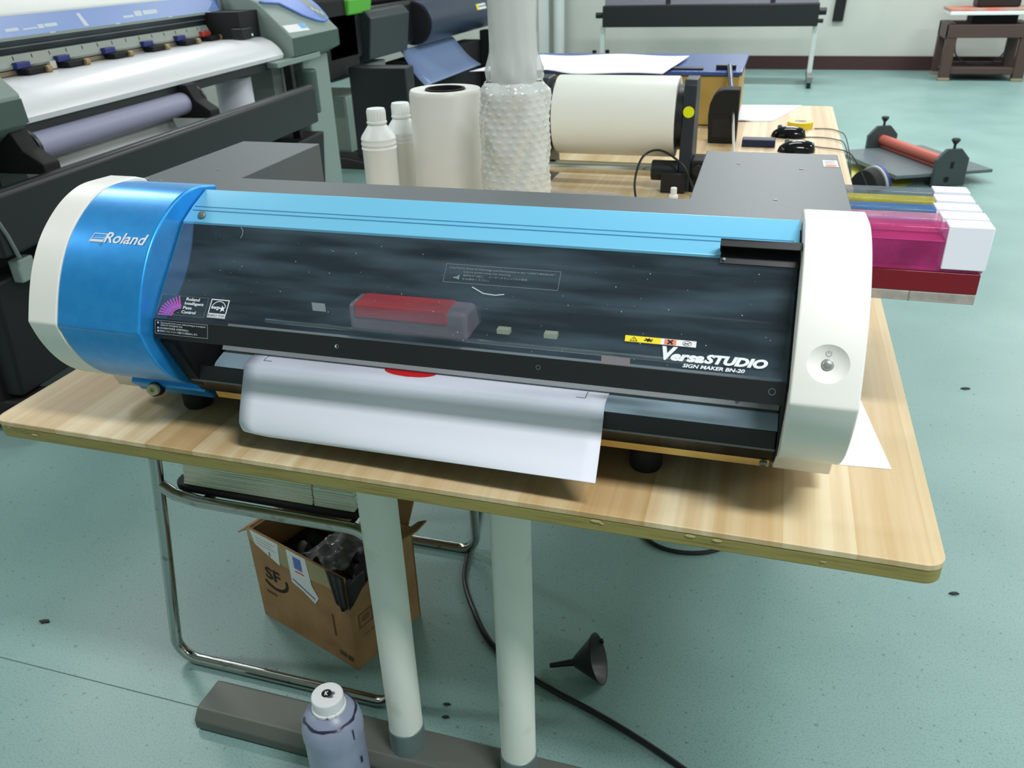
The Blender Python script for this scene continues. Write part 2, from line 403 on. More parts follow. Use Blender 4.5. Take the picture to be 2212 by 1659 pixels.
flat([rect(.985, .441+.006*k, 1.0-.003*(k % 2), .4425+.006*k) for k in range(3)], lambda u, v: (u, v, .2937), 'fine_print', M['dim'], lb)
guide = MB().prism([(.15, .2), (.20, .2), (.20, .225), (.165, .256), (.153, .256), (.147, .248)], 'y', .33, .334).build('media_flange', M['white2'], P, bevel=.003)
tag(guide, 'white media flange standing in the rear recess')
MB().box(.14, .80, .215, .34, .03, .05).build('rear_tray', M['black'], P)
MB().cyl((.14, .332, .2), (.80, .332, .2), .01, 16).build('media_rod', M['steel'], P)
MB().box(.131, .139, .215, .36, .045, .2).build('rod_bracket', M['black'], P)
MB().box(.80, .806, .215, .36, .045, .2).build('rod_bracket', M['black'], P)
ft = [(.12, .016), (.791, .009), (.12, .40), (.86, .42)]
for x, y in ft:
    MB().lathe([(.019, 0), (.021, .004), (.021, .026), (.018, .045)], 24, Matrix.Translation((x, y, 0))).build('rubber_foot', M['blackm'], P)
# bottom pan behind the apron
MB().box(.172, .943, .0, .08, .035, .05).build('bottom_pan', M['blackm'], P)

# ---- interior seen through the lid
MB().prism([(.074, .05), (.074, .30), (.068, .30), (.068, .125), (.05, .11), (.05, .05)], 'x', .172, .943).build('interior_back', M['blackm'], P)
MB().cyl((.175, .03, .20), (.94, .03, .20), .006, 16).build('guide_rail', M['black'], P)
MB().box(.175, .94, .055, .067, .215, .245).build('carriage_beam', M['black'], P)
ps = MB().cyl((.26, .02, .148), (.86, .02, .148), .0035, 12).build('pinch_shaft', M['steel'], P)
cg = MB().box(.405, .565, -.012, .05, .160, .198).build('carriage', mat('carriage_grey', rgb(140, 120, 128), .4), P, bevel=.006)
MB().box(.415, .54, -.0135, .05, .180, .1995).build('carriage_cover', mat('red_carriage_cover', rgb(205, 40, 40), .4), cg, bevel=.002)
flat([rect(0, 0, .02, .012)], lambda u, v: (.33+u, .028, .165+v), 'inner_label', M['labelw'], P)
flat([rect(0, 0, .034, .022)], lambda u, v: (.735+u, -.02, .142+v), 'cutter_label', mat('pink_label', rgb(214, 176, 176), .5), P)
for x in (.6, .66):
    MB().box(x, x+.016, .0, .01, .17, .176).build('inner_clip', mat('cream_clip', rgb(200, 200, 170), .5), P)

# ---- front lid
WA, WB = (.003, .288), (-.092, .190)
dl = Vector((0, WB[0]-WA[0], WB[1]-WA[1])).normalized(); nl = Vector((0, dl.z, -dl.y))
def LW(x, s, w=.0005):
    return Vector((x, WA[0], WA[1])) + dl*s + nl*w
LX0, LX1 = .1735, .9405
band = MB()
top = [(.085, .3055), (.062, .3145), (.027, .3005), (.0245, .2990), (.003, .288)]
inn = [(.003, .2845), (.0245, .2955), (.062, .311), (.085, .302)]
band.prism(top+inn, 'x', LX0, LX1)
lid = band.build('front_lid', M['bluelid'], P, bevel=.0006, seg=2)
gm = mat('groove_shadow_gap', rgb(52, 120, 165), .5)
for dz, yy in ((0, .0275), (0, .0215)):
    z = .288+(yy-.003)*(.3005-.288)/(.027-.003)
    flat([rect(LX0+.004, yy-.0006, LX1-.006, yy+.0006)], lambda u, v, z=z: (u, v, .288+(v-.003)*.5208+.00035), 'lid_groove', gm, lid)
MB().lathe([(.0052, -.001), (.0052, .0012), (.004, .0022), (1e-5, .0026)], 24, Matrix.Translation(LW(.199, -.0105, .0)) @ nl.to_track_quat('Z', 'Y').to_matrix().to_4x4()).build('lid_screw', M['greymet'], lid)
M['smoke'] = clear('glare_streaked_plastic', (.92, .94, .95, 1), .065, .1, .06, rgb(112, 134, 150), (5, .40, .80, .28, (1.2, 8, 8)))  # stretched blue-grey haze paints reflection streaks onto the clear window
sl = (WB[0]-WA[0], WB[1]-WA[1])
wnd = MB().prism([WA, WB, (WB[0]+.0021, WB[1]-.0021), (WA[0]+.0021, WA[1]-.0021)], 'x', LX0+.0005, LX1-.0005).build('lid_window', M['smoke'], lid)
wh = mat('window_scratch', rgb(180, 190, 190), .6)
def poly(pts, t):
    vs, fs = [], []
    for (ax, ay), (bx, by) in zip(pts, pts[1:]):
        d = Vector((bx-ax, by-ay)); d.normalize(); nx, ny = -d.y*t/2, d.x*t/2; k = len(vs)
        vs += [(ax+nx, ay+ny), (bx+nx, by+ny), (bx-nx, by-ny), (ax-nx, ay-ny)]; fs.append((k, k+1, k+2, k+3))
    return vs, fs
Lw = lambda u, v: LW(u, -v)            # v measured up from the blue band's edge (negative below)
scr = [poly([(.262, -.004), (.266, -.008), (.267, -.014), (.2655, -.019)], .0005), poly([(.585, -.060), (.60, -.067), (.615, -.068), (.625, -.066)], .0012)]
for k in range(90):
    x, y, r = random.uniform(.19, .93), -random.uniform(.01, .132), random.choice((.0003, .0004, .0006))
    scr.append(disc(x, y, r, 6))
tag(flat(scr, Lw, 'scratches', wh, wnd), kind='stuff')
# black strip under the window
SA, SB = WB, (-.1, .166)
strip = MB().prism([SA, SB, (SB[0]+.004, SB[1]), (SA[0]+.0035, SA[1]-.003)], 'x', LX0, LX1).build('lid_lip', M['black'], lid, bevel=.0007, seg=2)
ds = Vector((0, SB[0]-SA[0], SB[1]-SA[1])).normalized(); ns = Vector((0, ds.z, -ds.y))
Sm = lambda u, v: Vector((u, SA[0], SA[1])) + ds*(-v) + ns*.0006
flat([ring(.431, -.0115, .0026, .0006, 20), ring(.678, -.0115, .0026, .0004, 20), ring(.927, -.0115, .0036, .0005, 20)], Sm, 'lip_holes', M['dim'], strip)
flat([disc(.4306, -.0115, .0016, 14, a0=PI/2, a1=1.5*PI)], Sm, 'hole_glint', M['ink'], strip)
items = [frame(.1765, -.019, .2535, -.0018, .0003)]
for s, x, y, w, h in (('Opening the front cover while printing is in progress', .1845, -.0062, .066, .0025), ('causes an emergency stop.', .1845, -.0092, .033, .0025),
                      ('\u6253\u5370\u8fc7\u7a0b\u4e2d\u6253\u5f00\u524d\u76d6  \u4f1a\u5bfc\u81f4\u7d27\u6025\u505c\u6b62\u3002', .1835, -.0128, .043, .0026),
                      ('\u5370\u5237\u4e2d\u306b\u30d5\u30ed\u30f3\u30c8\u30ab\u30d0\u30fc\u3092\u958b\u3051\u308b\u3068\u7dca\u6025\u505c\u6b62\u3057\u307e\u3059\u3002', .1830, -.0166, .056, .0026)):
    vs, fs = text(s, w, h, .01); items.append((vs, fs, x, y))
for y in (-.0049, -.0115, -.0153): items.append(disc(.181, y, .0013, 10))
flat(items, Sm, 'emergency_stop_notice', M['ink'], strip)
# window decals
items = [frame(.548, -.0565, .6865, -.033, .0005)]
for s, x, y, w, h in (('CAUTION: Read all Warnings and Precautions in the "USER\'S MANUAL"', .5525, -.0395, .128, .0030), ('before performing any cleaning.', .571, -.0435, .058, .0026),
                      ('\u6e05\u6383\u3092\u884c\u3046\u524d\u306b\u3001  \u30e6\u30fc\u30b6\u30fc\u30ba\u30de\u30cb\u30e5\u30a2\u30eb\u306e\u8b66\u544a', .571, -.0478, .078, .0028), ('\u3092\u304a\u8aad\u307f\u304f\u3060\u3055\u3044\u3002', .571, -.0522, .033, .0028)):
    vs, fs = text(s, w, h, .008); items.append((vs, fs, x, y))
items.append(([(.560, -.049), (.5635, -.049), (.567, -.0455), (.567, -.0525), (.5635, -.051), (.560, -.051)], [(0, 1, 2, 3, 4, 5)]))
flat(items, Lw, 'caution_decal', M['dim'], wnd)
items = [frame(.1765, -.1297, .2455, -.1035, .0004)]
flat(items, Lw, 'decal_outline', M['dim'], wnd)
fan = []
for i in range(10):
    for j in range(6):
        a = PI*(.60+.40*i/9); r = .031-.0042*j
        if r < .012+.0012*i*0: continue
        x = .2125+r*math.cos(a)*1.02; y = -.1300+r*math.sin(a)*.82
        c_, s_ = math.cos(a), math.sin(a); w, h_ = .0019, .0017
        fan.append(([(x+c_*w-s_*h_*.7, y+s_*w+c_*h_*.7), (x-c_*w-s_*h_*.7, y-s_*w+c_*h_*.7), (x-c_*w+s_*h_*.7, y-s_*w-c_*h_*.7), (x+c_*w+s_*h_*.7, y+s_*w-c_*h_*.7)], [(0, 1, 2, 3)]))
flat(fan, Lw, 'fan_logo', M['magl'], wnd)
items = []
for k, (s, w) in enumerate((('Roland', .0195), ('Intelligent', .0275), ('Pass', .0125), ('Control', .0205))):
    vs, fs = text(s, w, .0042 if k != 1 else .005, .03); items.append((vs, fs, .2135-.0006*k, -.1092-.0058*k-(.0008 if k == 1 else 0)))
flat(items, Lw, 'pass_control_lettering', M['ink'], wnd)
ex0, ex1, ey0, ey1 = .2495, .2755, -.1287, -.1037
items = [frame(ex0, ey0, ex1, ey1, .0013), rect(ex0, ey0, ex1, ey0+.0062), ring(.2625, -.1165, .0105, .0009, 24, .12*PI, .95*PI)]
star = []
for k in range(10):
    r = .0048 if k % 2 == 0 else .0020; a = PI/2+.25+k*PI/5; star.append((.2682+r*math.cos(a), -.1158+r*math.sin(a)))
items.append((star, [tuple(range(10))]))
vs, fs = text('energy', .0125, .0048, .03, .35); items.append((vs, fs, .2525, -.1182))
flat(items, Lw, 'energy_logo', M['ink'], wnd)
vs, fs = text('ENERGY STAR', .0225, .0029, .01)
flat([(vs, fs, .2512, -.1268)], lambda u, v: LW(u, -v, .0009), 'energy_lettering', M['black'], wnd)
wl = flat([rect(.7695, -.1087, .8082, -.1017)], Lw, 'warning_label', M['yellow'], wnd)
flat([rect(.8082, -.1087, .8455, -.1017)], Lw, 'warning_label', M['labelw'], wnd)
L2 = lambda u, v: LW(u, -v, .0009)
flat([rect(.812, -.1082, .8245, -.1022)], L2, 'harmful_mark', M['orange'], wnd)
blk = [poly([(.775, -.1075), (.779, -.1028), (.783, -.1075), (.775, -.1075)], .0005), poly([(.779, -.1045), (.779, -.1066)], .0006)]
for a in range(6): blk.append(poly([(.795, -.1052), (.795+.005*math.cos(a*1.05+.3), -.1052+.0024*math.sin(a*1.05+.3))], .0011))
blk += [disc(.795, -.1052, .0016, 12), poly([(.836-.0036, -.1066), (.836+.0036, -.1038)], .0004), ring(.836, -.1052, .0048, .0004, 24, ry=.0028), poly([(.833, -.1048), (.838, -.106)], .0006)]
flat(blk, L2, 'warning_symbols', M['black'], wnd)
flat([poly([(.8155, -.1075), (.821, -.1029)], .0017), poly([(.8155, -.1029), (.821, -.1075)], .0017)], lambda u, v: LW(u, -v, .0012), 'harmful_cross', M['black'], wnd)
items = []
vs, fs = text('V', .0165, .0155, .05, .25); items.append((vs, fs, .8105, -.1256))
vs, fs = text('ersa', .0355, .0080, .05, .3); items.append((vs, fs, .8205, -.1255))
vs, fs = text('STUDIO', .0645, .0104, .055, .3); items.append((vs, fs, .8555, -.1253))
vs, fs = text('SIGN MAKER BN-20', .064, .0042, .03, .25); items.append((vs, fs, .834, -.1318))
flat(items, Lw, 'model_lettering', M['ink'], wnd)
# black handle bracket
hx0, hx1 = .8585, .9425
h = MB()
Hm = Matrix((tuple(Vector((1, 0, 0))), tuple(-dl), tuple(nl))).transposed().to_4x4(); Hm.translation = Vector((0, WA[0], WA[1]))
h.box(hx0, hx1, .0105, .0120, .0, .0165, Hm); h.box(hx0+.001, hx1-.001, -.0095, .0115, .0003, .0010, Hm)
h.box(hx0, hx1, .0035, .0120, .0150, .0165, Hm)
h.box(hx0, hx0+.0012, .0035, .0120, .0018, .0150, Hm)
hd = h.build('lid_handle', M['black'], lid, bevel=.0007)
MB().lathe([(.0018, 0), (.0018, .0008), (1e-5, .0012)], 12, Matrix.Translation(LW(.8635, .005, .002)) @ nl.to_track_quat('Z', 'Y').to_matrix().to_4x4()).build('handle_screw', M['greymet'], hd)

# ---- housing lettering follows the curved front
arc = sorted(UP, key=lambda p: -p[1]); arc = [p for p in UP if p[1] < .3160 and p[0] < .02]
al = [0]
for a, b in zip(arc, arc[1:]): al.append(al[-1]+math.hypot(b[0]-a[0], b[1]-a[1]))
def AM(x, s, w=.0004):
    for i in range(len(al)-1):
        if s <= al[i+1] or i == len(al)-2:
            k = (s-al[i])/(al[i+1]-al[i]); a, b = arc[i], arc[i+1]
            d = Vector((0, b[0]-a[0], b[1]-a[1])).normalized(); nn = Vector((0, d.z, -d.y))
            return Vector((x, a[0]+(b[0]-a[0])*k, a[1]+(b[1]-a[1])*k)) + nn*w
items = []
vs, fs = text('Roland', .0635, .0155, .02, .22); items.append((vs, fs, .1005, -.0715))
def shp(q): return ([(x+(y+.068)*.35, y) for x, y in q[0]], q[1])
items.append(shp(frame(.0795, -.0715, .1005, -.0585, .0011))); items.append(shp(rect(.0795, -.0715, .1005, -.0675))); items.append(shp(rect(.081, -.0655, .0995, -.0648)))
flat(items, lambda u, v: AM(u, -v), 'maker_lettering', M['ink'], house)
flat([([(.0955, -.0725), (.100, -.0725), (.098, -.12), (.0965, -.13)], [(0, 1, 2, 3)])], lambda u, v: AM(u, -v, .0003), 'ink_streak', mat('teal_streak', rgb(38, 150, 190), .4), house)
# cream screw boss under the housing
bm = Matrix.Translation((.0905, -.0335, .0465)) @ Vector((.25, -.8, .35)).to_track_quat('Z', 'Y').to_matrix().to_4x4()
bolt = MB().lathe([(.0085, -.012), (.0085, .006), (.0072, .0072), (.0036, .0072), (.0032, .003), (1e-5, .003)], 24, bm).build('locking_screw', mat('cream_plastic', rgb(206, 200, 158), .5), P)
MB().lathe([(.0105, -.014), (.0105, -.001)], 24, bm).build('screw_washer', M['black'], P)

# ---- front apron and exit
B_, C_, D_, E_, F_ = (-.024, .1155), (-.050, .1065), (-.0555, .086), (-.040, .061), (-.036, .0495)
MB().prism([(.05, .1155), B_, (-.02, .10), (.05, .10)], 'x', .215, .9405).build('platen', mat('platen_grey', rgb(176, 184, 182), .4), P)
MB().prism([B_, (-.036, .1128), (-.045, .1100), C_, (-.047, .1), (-.02, .1)], 'x', .215, .9405).build('exit_guide', mat('blue_grey_glossy_plastic', rgb(150, 170, 182), .22), P)
MB().prism([C_, D_, (-.05, .086), (-.046, .1065)], 'x', .19, .9405).build('apron_face', M['black'], P, bevel=.0012)
MB().prism([D_, (-.0565, .0845), (-.0545, .0825), (-.05, .086)], 'x', .178, .9405).build('apron_trim', M['greymet'], P)
MB().prism([(-.0545, .0835), E_, (-.03, .061), (-.048, .085)], 'x', .178, .9405).build('apron_underside', M['blackg'], P)
MB().prism([E_, F_, (-.03, .0495), (-.03, .061)], 'x', .2, .937).build('zinc_rail', M['gold'], P)
MB().lathe([(.0045, 0), (.0045, .002), (.003, .003), (.0025, .0015), (1e-5, .0015)], 20, Matrix.Translation((.931, -.0385, .055)) @ Vector((0, -.94, -.34)).to_track_quat('Z', 'Y').to_matrix().to_4x4()).build('rail_screw', M['greymet'], P)
sd = MB(); sd.prism([(.07, .17), (-.085, .17), (-.088, .155), (-.062, .10), (-.05, .075), (-.02, .05), (.07, .05)], 'x', .1725, .190)
sd.build('side_plate', M['blackm'], P)
sd = MB(); sd.prism([(.07, .17), (-.085, .17), (-.088, .155), (-.068, .10), (-.055, .075), (-.03, .052), (.07, .05)], 'x', .9412, .9425)
sd.build('side_plate', M['blackm'], P)
for xa in (.1717, .9408):
    MB().prism([(.06, .30), (.004, .2825), (-.0895, .1865), (-.087, .172), (.06, .172)], 'x', xa, xa+.0014).build('inner_side_panel', M['blackm'], P)
MB().box(.186, .1905, -.047, -.0445, .078, .096).build('cream_latch', mat('cream_latch', rgb(196, 192, 164), .5), P)
gd = clear('frosted_guard_plastic', (.75, .78, .78, 1), .05, .25, .68, rgb(176, 180, 182))
guard = MB().prism([(-.002, .147), (-.026, .1195), (-.0268, .1202), (-.0028, .1482)], 'x', .215, .9405).build('exit_guard', gd, P)
for x in (.895, .921):
    MB().prism([(x-.005, -.014), (x, -.0105), (x+.005, -.014), (x, -.0195)], 'z', .1285, .1305, Matrix.Translation((0, -.008, -.0015))).build('guard_clip', M['blackm'], P)

# ---- printed sheet coming out
sheet = thing('printed_sheet', 'white sheet with a red print feeding out of the desktop printer front', 'paper', (PX, .1, .75), PYAW)
pl = [(.055, .1165), (.02, .1162), (-.012, .1162), (-.033, .1168), (-.047, .1150), (-.0525, .1105), (-.0575, .1015), (-.0645, .0880), (-.0735, .0720), (-.0815, .0560), (-.0862, .0420), (-.0865, .0315), (-.081, .0255)]
pr = [(.055, .1165), (.02, .1162), (-.012, .1162), (-.0375, .1178), (-.0525, .1172), (-.0575, .1125), (-.0615, .1030), (-.0665, .0910), (-.0745, .0775), (-.0840, .0640), (-.0920, .0535), (-.0985, .0455), (-.1035, .0400)]
NX = 24; xl, xr = .2635, .7465
def smooth(p, n=3):
    out = []
    for i in range(len(p)-1):
        p0 = p[max(i-1, 0)]; p1 = p[i]; p2 = p[i+1]; p3 = p[min(i+2, len(p)-1)]
        for k in range(n):
            t_ = k/n
            out.append(tuple(.5*((2*b)+(-a+c)*t_+(2*a-5*b+4*c-d)*t_*t_+(-a+3*b-3*c+d)*t_**3) for a, b, c, d in zip(p0, p1, p2, p3)))
    return out+[p[-1]]
sL, sR = smooth(pl, 5), smooth(pr, 5)
NS = len(sL)
def paperpt(k, i, w=0):
    """k 0..1 across, i index along"""
    i0 = min(int(i), NS-2); f = i-i0
    a = Vector(sL[i0]).lerp(Vector(sL[i0+1]), f); b = Vector(sR[i0]).lerp(Vector(sR[i0+1]), f)
    p = a.lerp(b, k); d = (Vector(sL[i0+1])-Vector(sL[i0])).normalized()
    nrm = Vector((d.y, -d.x))
    if nrm.y < 0 and nrm.x > 0: nrm = -nrm
    corner = 0
    if k < .06: corner = (1-k/.06)*.012*max(0, (i-NS*.8)/(NS*.2))
    return Vector((xl+(xr-xl)*k+corner*.8, p.x+nrm.x*w, p.y+nrm.y*w+corner*.3))
MB().loft([[paperpt(k/NX, i) for k in range(NX+1)] for i in range(NS)]).build('sheet', M['paper'], sheet, solid=.00035)
i_b = 12.4
rows = []
for r in range(9):
    hw = .0735*math.sqrt(max(1e-4, 1-(r/8)**2))
    rows.append([paperpt(.470-hw+2*hw*q/16, i_b+r*.5, .0006) for q in range(17)])
# chord near the guard, arc toward the viewer
MB().loft(rows).build('red_print', M['red'], sheet)
def mark(k0, k1, i0, i1): return MB().loft([[paperpt(k0+(k1-k0)*q/4, i0+(i1-i0)*r/4, .0006) for q in range(5)] for r in range(5)])
for grp in (((.0455, .0475, 12.6, 16.8), (.0475, .072, 16.5, 16.8)), ((.947, .949, 12.8, 17.2), (.925, .949, 16.9, 17.2))):
    mk = MB()
    for k0, k1, i0, i1 in grp:
        mk.loft([[paperpt(k0+(k1-k0)*q/4, i0+(i1-i0)*r/4, .0006) for q in range(5)] for r in range(5)])
    mk.build('crop_mark', mat('thin_black_print', rgb(90, 92, 100), .7), sheet)

# ------------------------------------------------------------------ ink cartridges in the printer's right side
def pw(x, y, z=0): return (PX+x*math.cos(PYAW)-y*math.sin(PYAW), .1+x*math.sin(PYAW)+y*math.cos(PYAW), .75+z)
def cartridge(name, label, y, colr, inkc, x1, low, sleeve):
    t = thing('ink_cartridge', label, 'ink cartridge', pw(1.0, y, .19), PYAW, 'ink cartridges in the printer side')
    L_ = x1-1.0
    sh = clear(name+'_tinted_plastic', colr, .05, .12, .36, inkc, (18, .42, .75, .78, (1, 1, 1)))
    MB().box(.004, L_, .0, .0265, .0132+low, .095).build('shell', sh, t, bevel=.003)
    MB().box(.0045, L_-.0008, .0006, .0259, .0131, .0131+low).build('ink', mat(name+'_ink', inkc if name != 'magenta' else rgb(118, 22, 34), .2), t, bevel=.001)
    bs = MB().box(.004, L_-.001, .0005, .026, .0, .0128).build('base_tray', clear(name+'_clear_base', (.82, .78, .76, 1), .07, .1, .45, rgb(190, 180, 172), (40, .4, .7, .75, (1, 1, 1))), t, bevel=.001)
    MB().box(L_*.53, L_*.53+.0012, .0, -.0004, .0, .0128).build('base_seam', M['dim'], t)
    MB().box(.006, L_-.004, -.0003, .0268, .0775, .0785).build('seam_line', mat(name+'_seam', inkc, .4), t)
    MB().prism([(L_-sleeve, -.0016), (L_+.002, -.0016), (L_+.002, .0275), (L_-sleeve, .0275)], 'z', .044, .0972).build('white_sleeve', M['paper'], t, bevel=.0012)
    MB().box(-.02, .004, .004, .022, .02, .09).build('connector', M['black'], t)
    return t
cartridge('magenta', 'magenta ink cartridge nearest the white end cap, dark red ink inside', .165, rgb(246, 215, 232), rgb(200, 66, 136), 1.160, .026, .047)
cartridge('pink', 'pale pink ink cartridge directly behind the front magenta one', .202, rgb(250, 232, 238), rgb(225, 160, 186), 1.161, .01, .05)
cartridge('cyan', 'blue ink cartridge in the middle of the five cartridges', .241, rgb(210, 228, 246), rgb(66, 128, 205), 1.160, .02, .05)
cartridge('yellow', 'yellow ink cartridge between the blue and the grey cartridges', .283, rgb(246, 243, 212), rgb(208, 198, 80), 1.160, .02, .044)
cartridge('grey', 'grey ink cartridge farthest back in the printer side', .328, rgb(216, 220, 224), rgb(136, 144, 156), 1.162, .012, .042)

# ------------------------------------------------------------------ blank sheet under the right end cap
def sheet_at(name, label, pts, z, m=None, th=.0003, cat='paper', wav=None):
    b = MB(); b.prism(pts, 'z', z, z+th); o = b.build(name, m or M['paper']); return tag(o, label, cat)
sheet_at('blank_sheet', 'blank white sheet lying on the worktable by the right end cap of the printer', [(1.244, .182), (1.21, .43), (.98, .40), (1.02, .165)], .7503)

# ------------------------------------------------------------------ chair with chrome loops under the table
ch = thing('chair', 'chrome loop-legged chair with a black seat under the table', 'chair', (.2, .5, 0))
def loop(y):
    y -= .5; r = .045; x0, x1, z0, z1 = -.245, .262, .0115, .445
    p = []
    def arcp(cx, cz, a0, a1, rr):
        for k in range(9):
            a = a0+(a1-a0)*k/8; p.append((cx+rr*math.cos(a), y, cz+rr*math.sin(a)))
    p.append((-.155, y, .70)); p.append((-.163, y, .58)); p.append((x0+.012+.06, y, .5)); p.append((x0+.02+.03, y, .36))
    arcp(x0+r, z0+r, PI, 1.5*PI, r); arcp(x1-r, z0+r, -PI/2, 0, r); arcp(x1-r, z1-r, 0, PI/2, r)
    p.append((x0+.15, y, z1)); p.append((x0+.10, y, z1+.008)); p.append((x0+.07, y, z1+.025))
    return p
def arcs(p): return p
MB().tube(loop(.25), .0115, 14).build('leg_loop', M['chrome'], ch)
MB().tube(loop(.745), .0115, 14).build('leg_loop', M['chrome'], ch)
MB().tube([(.215, -.25, .4385), (.215, .245, .4385)], .009, 10).build('cross_bar', M['chrome'], ch)
MB().tube([(-.09, -.25, .4385), (-.09, .245, .4385)], .009, 10).build('cross_bar', M['chrome'], ch)
MB().tube([(-.155, -.25, .699), (-.155, .245, .699)], .0115, 10).build('top_bar', M['chrome'], ch)
MB().prism(rrect(-.165, .232, -.236, .23, .03), 'z', .449, .463).build('seat', M['blackm'], ch, bevel=.004)
MB().prism(rrect(-.232, .222, .02, .09, .02), 'z', 0, .022, Matrix.Translation((-.150, 0, .52)) @ Matrix.Rotation(PI/2, 4, 'Z') @ Matrix.Rotation(PI/2, 4, 'X')).build('backrest', M['blackm'], ch, bevel=.006)
def stack(name, label, x0, x1, y0, y1, z0, n, rz, th=.0022, sl=(0, 0)):
    b = MB()
    for k in range(n):
        dx, dy = random.uniform(-.0008, .0008)-k*sl[0], random.uniform(-.0006, .0012)+k*sl[1]
        b.box(x0+dx, x1+dx, y0+dy, y1+dy, z0+k*th, z0+(k+.82)*th)
    o = b.build(name, M['greenpaper']); o.rotation_euler = (0, 0, rz); return tag(o, label, 'paper stack')
stack('paper_stack', 'larger stack of pale paper lying on the black chair seat', .062, .335, .272, .60, .4635, 44, 0, sl=(.0002, .0006))
stack('paper_stack', 'small stack of pale paper at the right end of the chair seat', .338, .418, .272, .46, .4635, 22, 0, sl=(0, .0003))

# ------------------------------------------------------------------ cardboard box
bx = thing('cardboard_box', 'open brown cardboard box with torn flaps under the table', 'box', (.057, .419, 0), math.atan2(-.098, .286))
BL, BW, BH, BT = .302, .200, .25, .004
MB().box(0, BL, 0, BT, .0, BH).build('front_panel', M['cardboard'], bx)
MB().box(0, BT, BT, BW, .0, BH-.01).build('side_panel', M['cardboard'], bx)
MB().prism([(BT, 0), (BW, 0), (BW, BH), (.11, BH-.035), (.05, BH-.055), (BT, BH-.04)], 'x', BL-BT, BL).build('side_panel', M['cardboard'], bx)
MB().box(0, BL, BW-BT, BW, .0, BH).build('back_panel', M['cardboard'], bx)
MB().box(BT, BL-BT, BT, BW-BT, .0, .004).build('bottom_panel', M['cardboard'], bx)
def flap(pts, name='flap'): return MB().loft(pts).build(name, M['cardboard'], bx, solid=.0035)
flap([[(-.001, BT, BH-.008), (-.001, BW, BH-.008)], [(-.040, .012, BH-.035), (-.040, BW-.01, BH-.030)], [(-.072, .022, BH-.06), (-.07, BW-.02, BH-.055)]])
flap([[(BL, .10, BH-.02), (BL, BW, BH)], [(BL+.022, .135, BH+.01), (BL+.022, BW, BH+.022)], [(BL+.045, .17, BH+.028), (BL+.048, BW-.002, BH+.038)]])
flap([[(.01, BW, BH), (BL-.01, BW, BH)], [(.012, BW+.03, BH+.045), (BL-.015, BW+.03, BH+.045)], [(.02, BW+.045, BH+.09), (BL-.05, BW+.045, BH+.085)]])
fp = [o for o in bx.children if o.name.startswith('front_panel')][0]
F_m = lambda u, v: (u, -.0006, v)
flat([([(.0, .25), (0, .222), (.05, .205), (.11, .192), (.20, .196), (.235, .203), (.285, .2), (.3015, .205), (.3015, .25)], [tuple(range(9))])], F_m, 'packing_tape', M['tape'], fp)
F_2 = lambda u, v: (u, -.0011, v)
lab = flat([([(.012, .2495), (.022, .214), (.098, .188), (.104, .2495)], [(0, 1, 2, 3)])], F_2, 'white_label', M['labelw'], fp)
flat([rect(.03, .236-.008*k, .09-.01*(k % 2), .2372-.008*k) for k in range(3)] + [rect(.066, .2, .071, .212)], lambda u, v: (u, -.0014, v), 'label_print', M['dim'], lab)
lab = flat([([(.130, .249), (.13, .160), (.165, .149), (.197, .132), (.212, .154), (.196, .18), (.189, .249)], [tuple(range(7))])], F_2, 'courier_label', M['labelw'], fp)
flat([rect(.148, .206, .173, .238)], lambda u, v: (u, -.0014, v), 'blue_stamp', mat('blue_stamp', rgb(96, 120, 190), .6), lab)
flat([rect(.149, .197, .176, .2005)], lambda u, v: (u, -.0014, v), 'red_rule', M['red'], lab)
flat([poly([(.135, .171), (.2, .146)], .004)], lambda u, v: (u, -.0014, v), 'blue_rule', mat('blue_rule', rgb(60, 84, 170), .6), lab)
bk = mat('black_box_print', rgb(34, 30, 24), .8)
vs, fs = text('SF', .05, .034, .03)
flat([(vs, fs, .038, .128), ring(.066, .138, .046, .0085, 28, -PI*.80, PI*.08, .036)], F_m, 'courier_logo', bk, fp)
flat([rect(.03+.005*k, .083-.0015*(k % 2), .033+.005*k, .090) for k in range(7)] + [rect(.252, .02, .272, .034), rect(.276, .018, .292, .032), rect(.245, .07, .25, .13)], F_m, 'box_marks', mat('faded_box_print', rgb(92, 76, 42), .8), fp)
rp = [o for o in bx.children if o.name.startswith('side_panel')][1]
R_m = lambda u, v: (BL+.0006, u, v)
for q_ in [frame(.02, .10, .062, .138, .005), frame(.072, .112, .1, .142, .004), rect(.03, .112, .052, .128)] + [rect(.03+.02*k, .075, .045+.02*k, .078) for k in range(3)] + [rect(.12, .16+.012*k, .165, .164+.012*k) for k in range(2)]:
    flat([q_], R_m, 'box_mark', mat('brown_box_print', rgb(128, 88, 54), .8), rp)
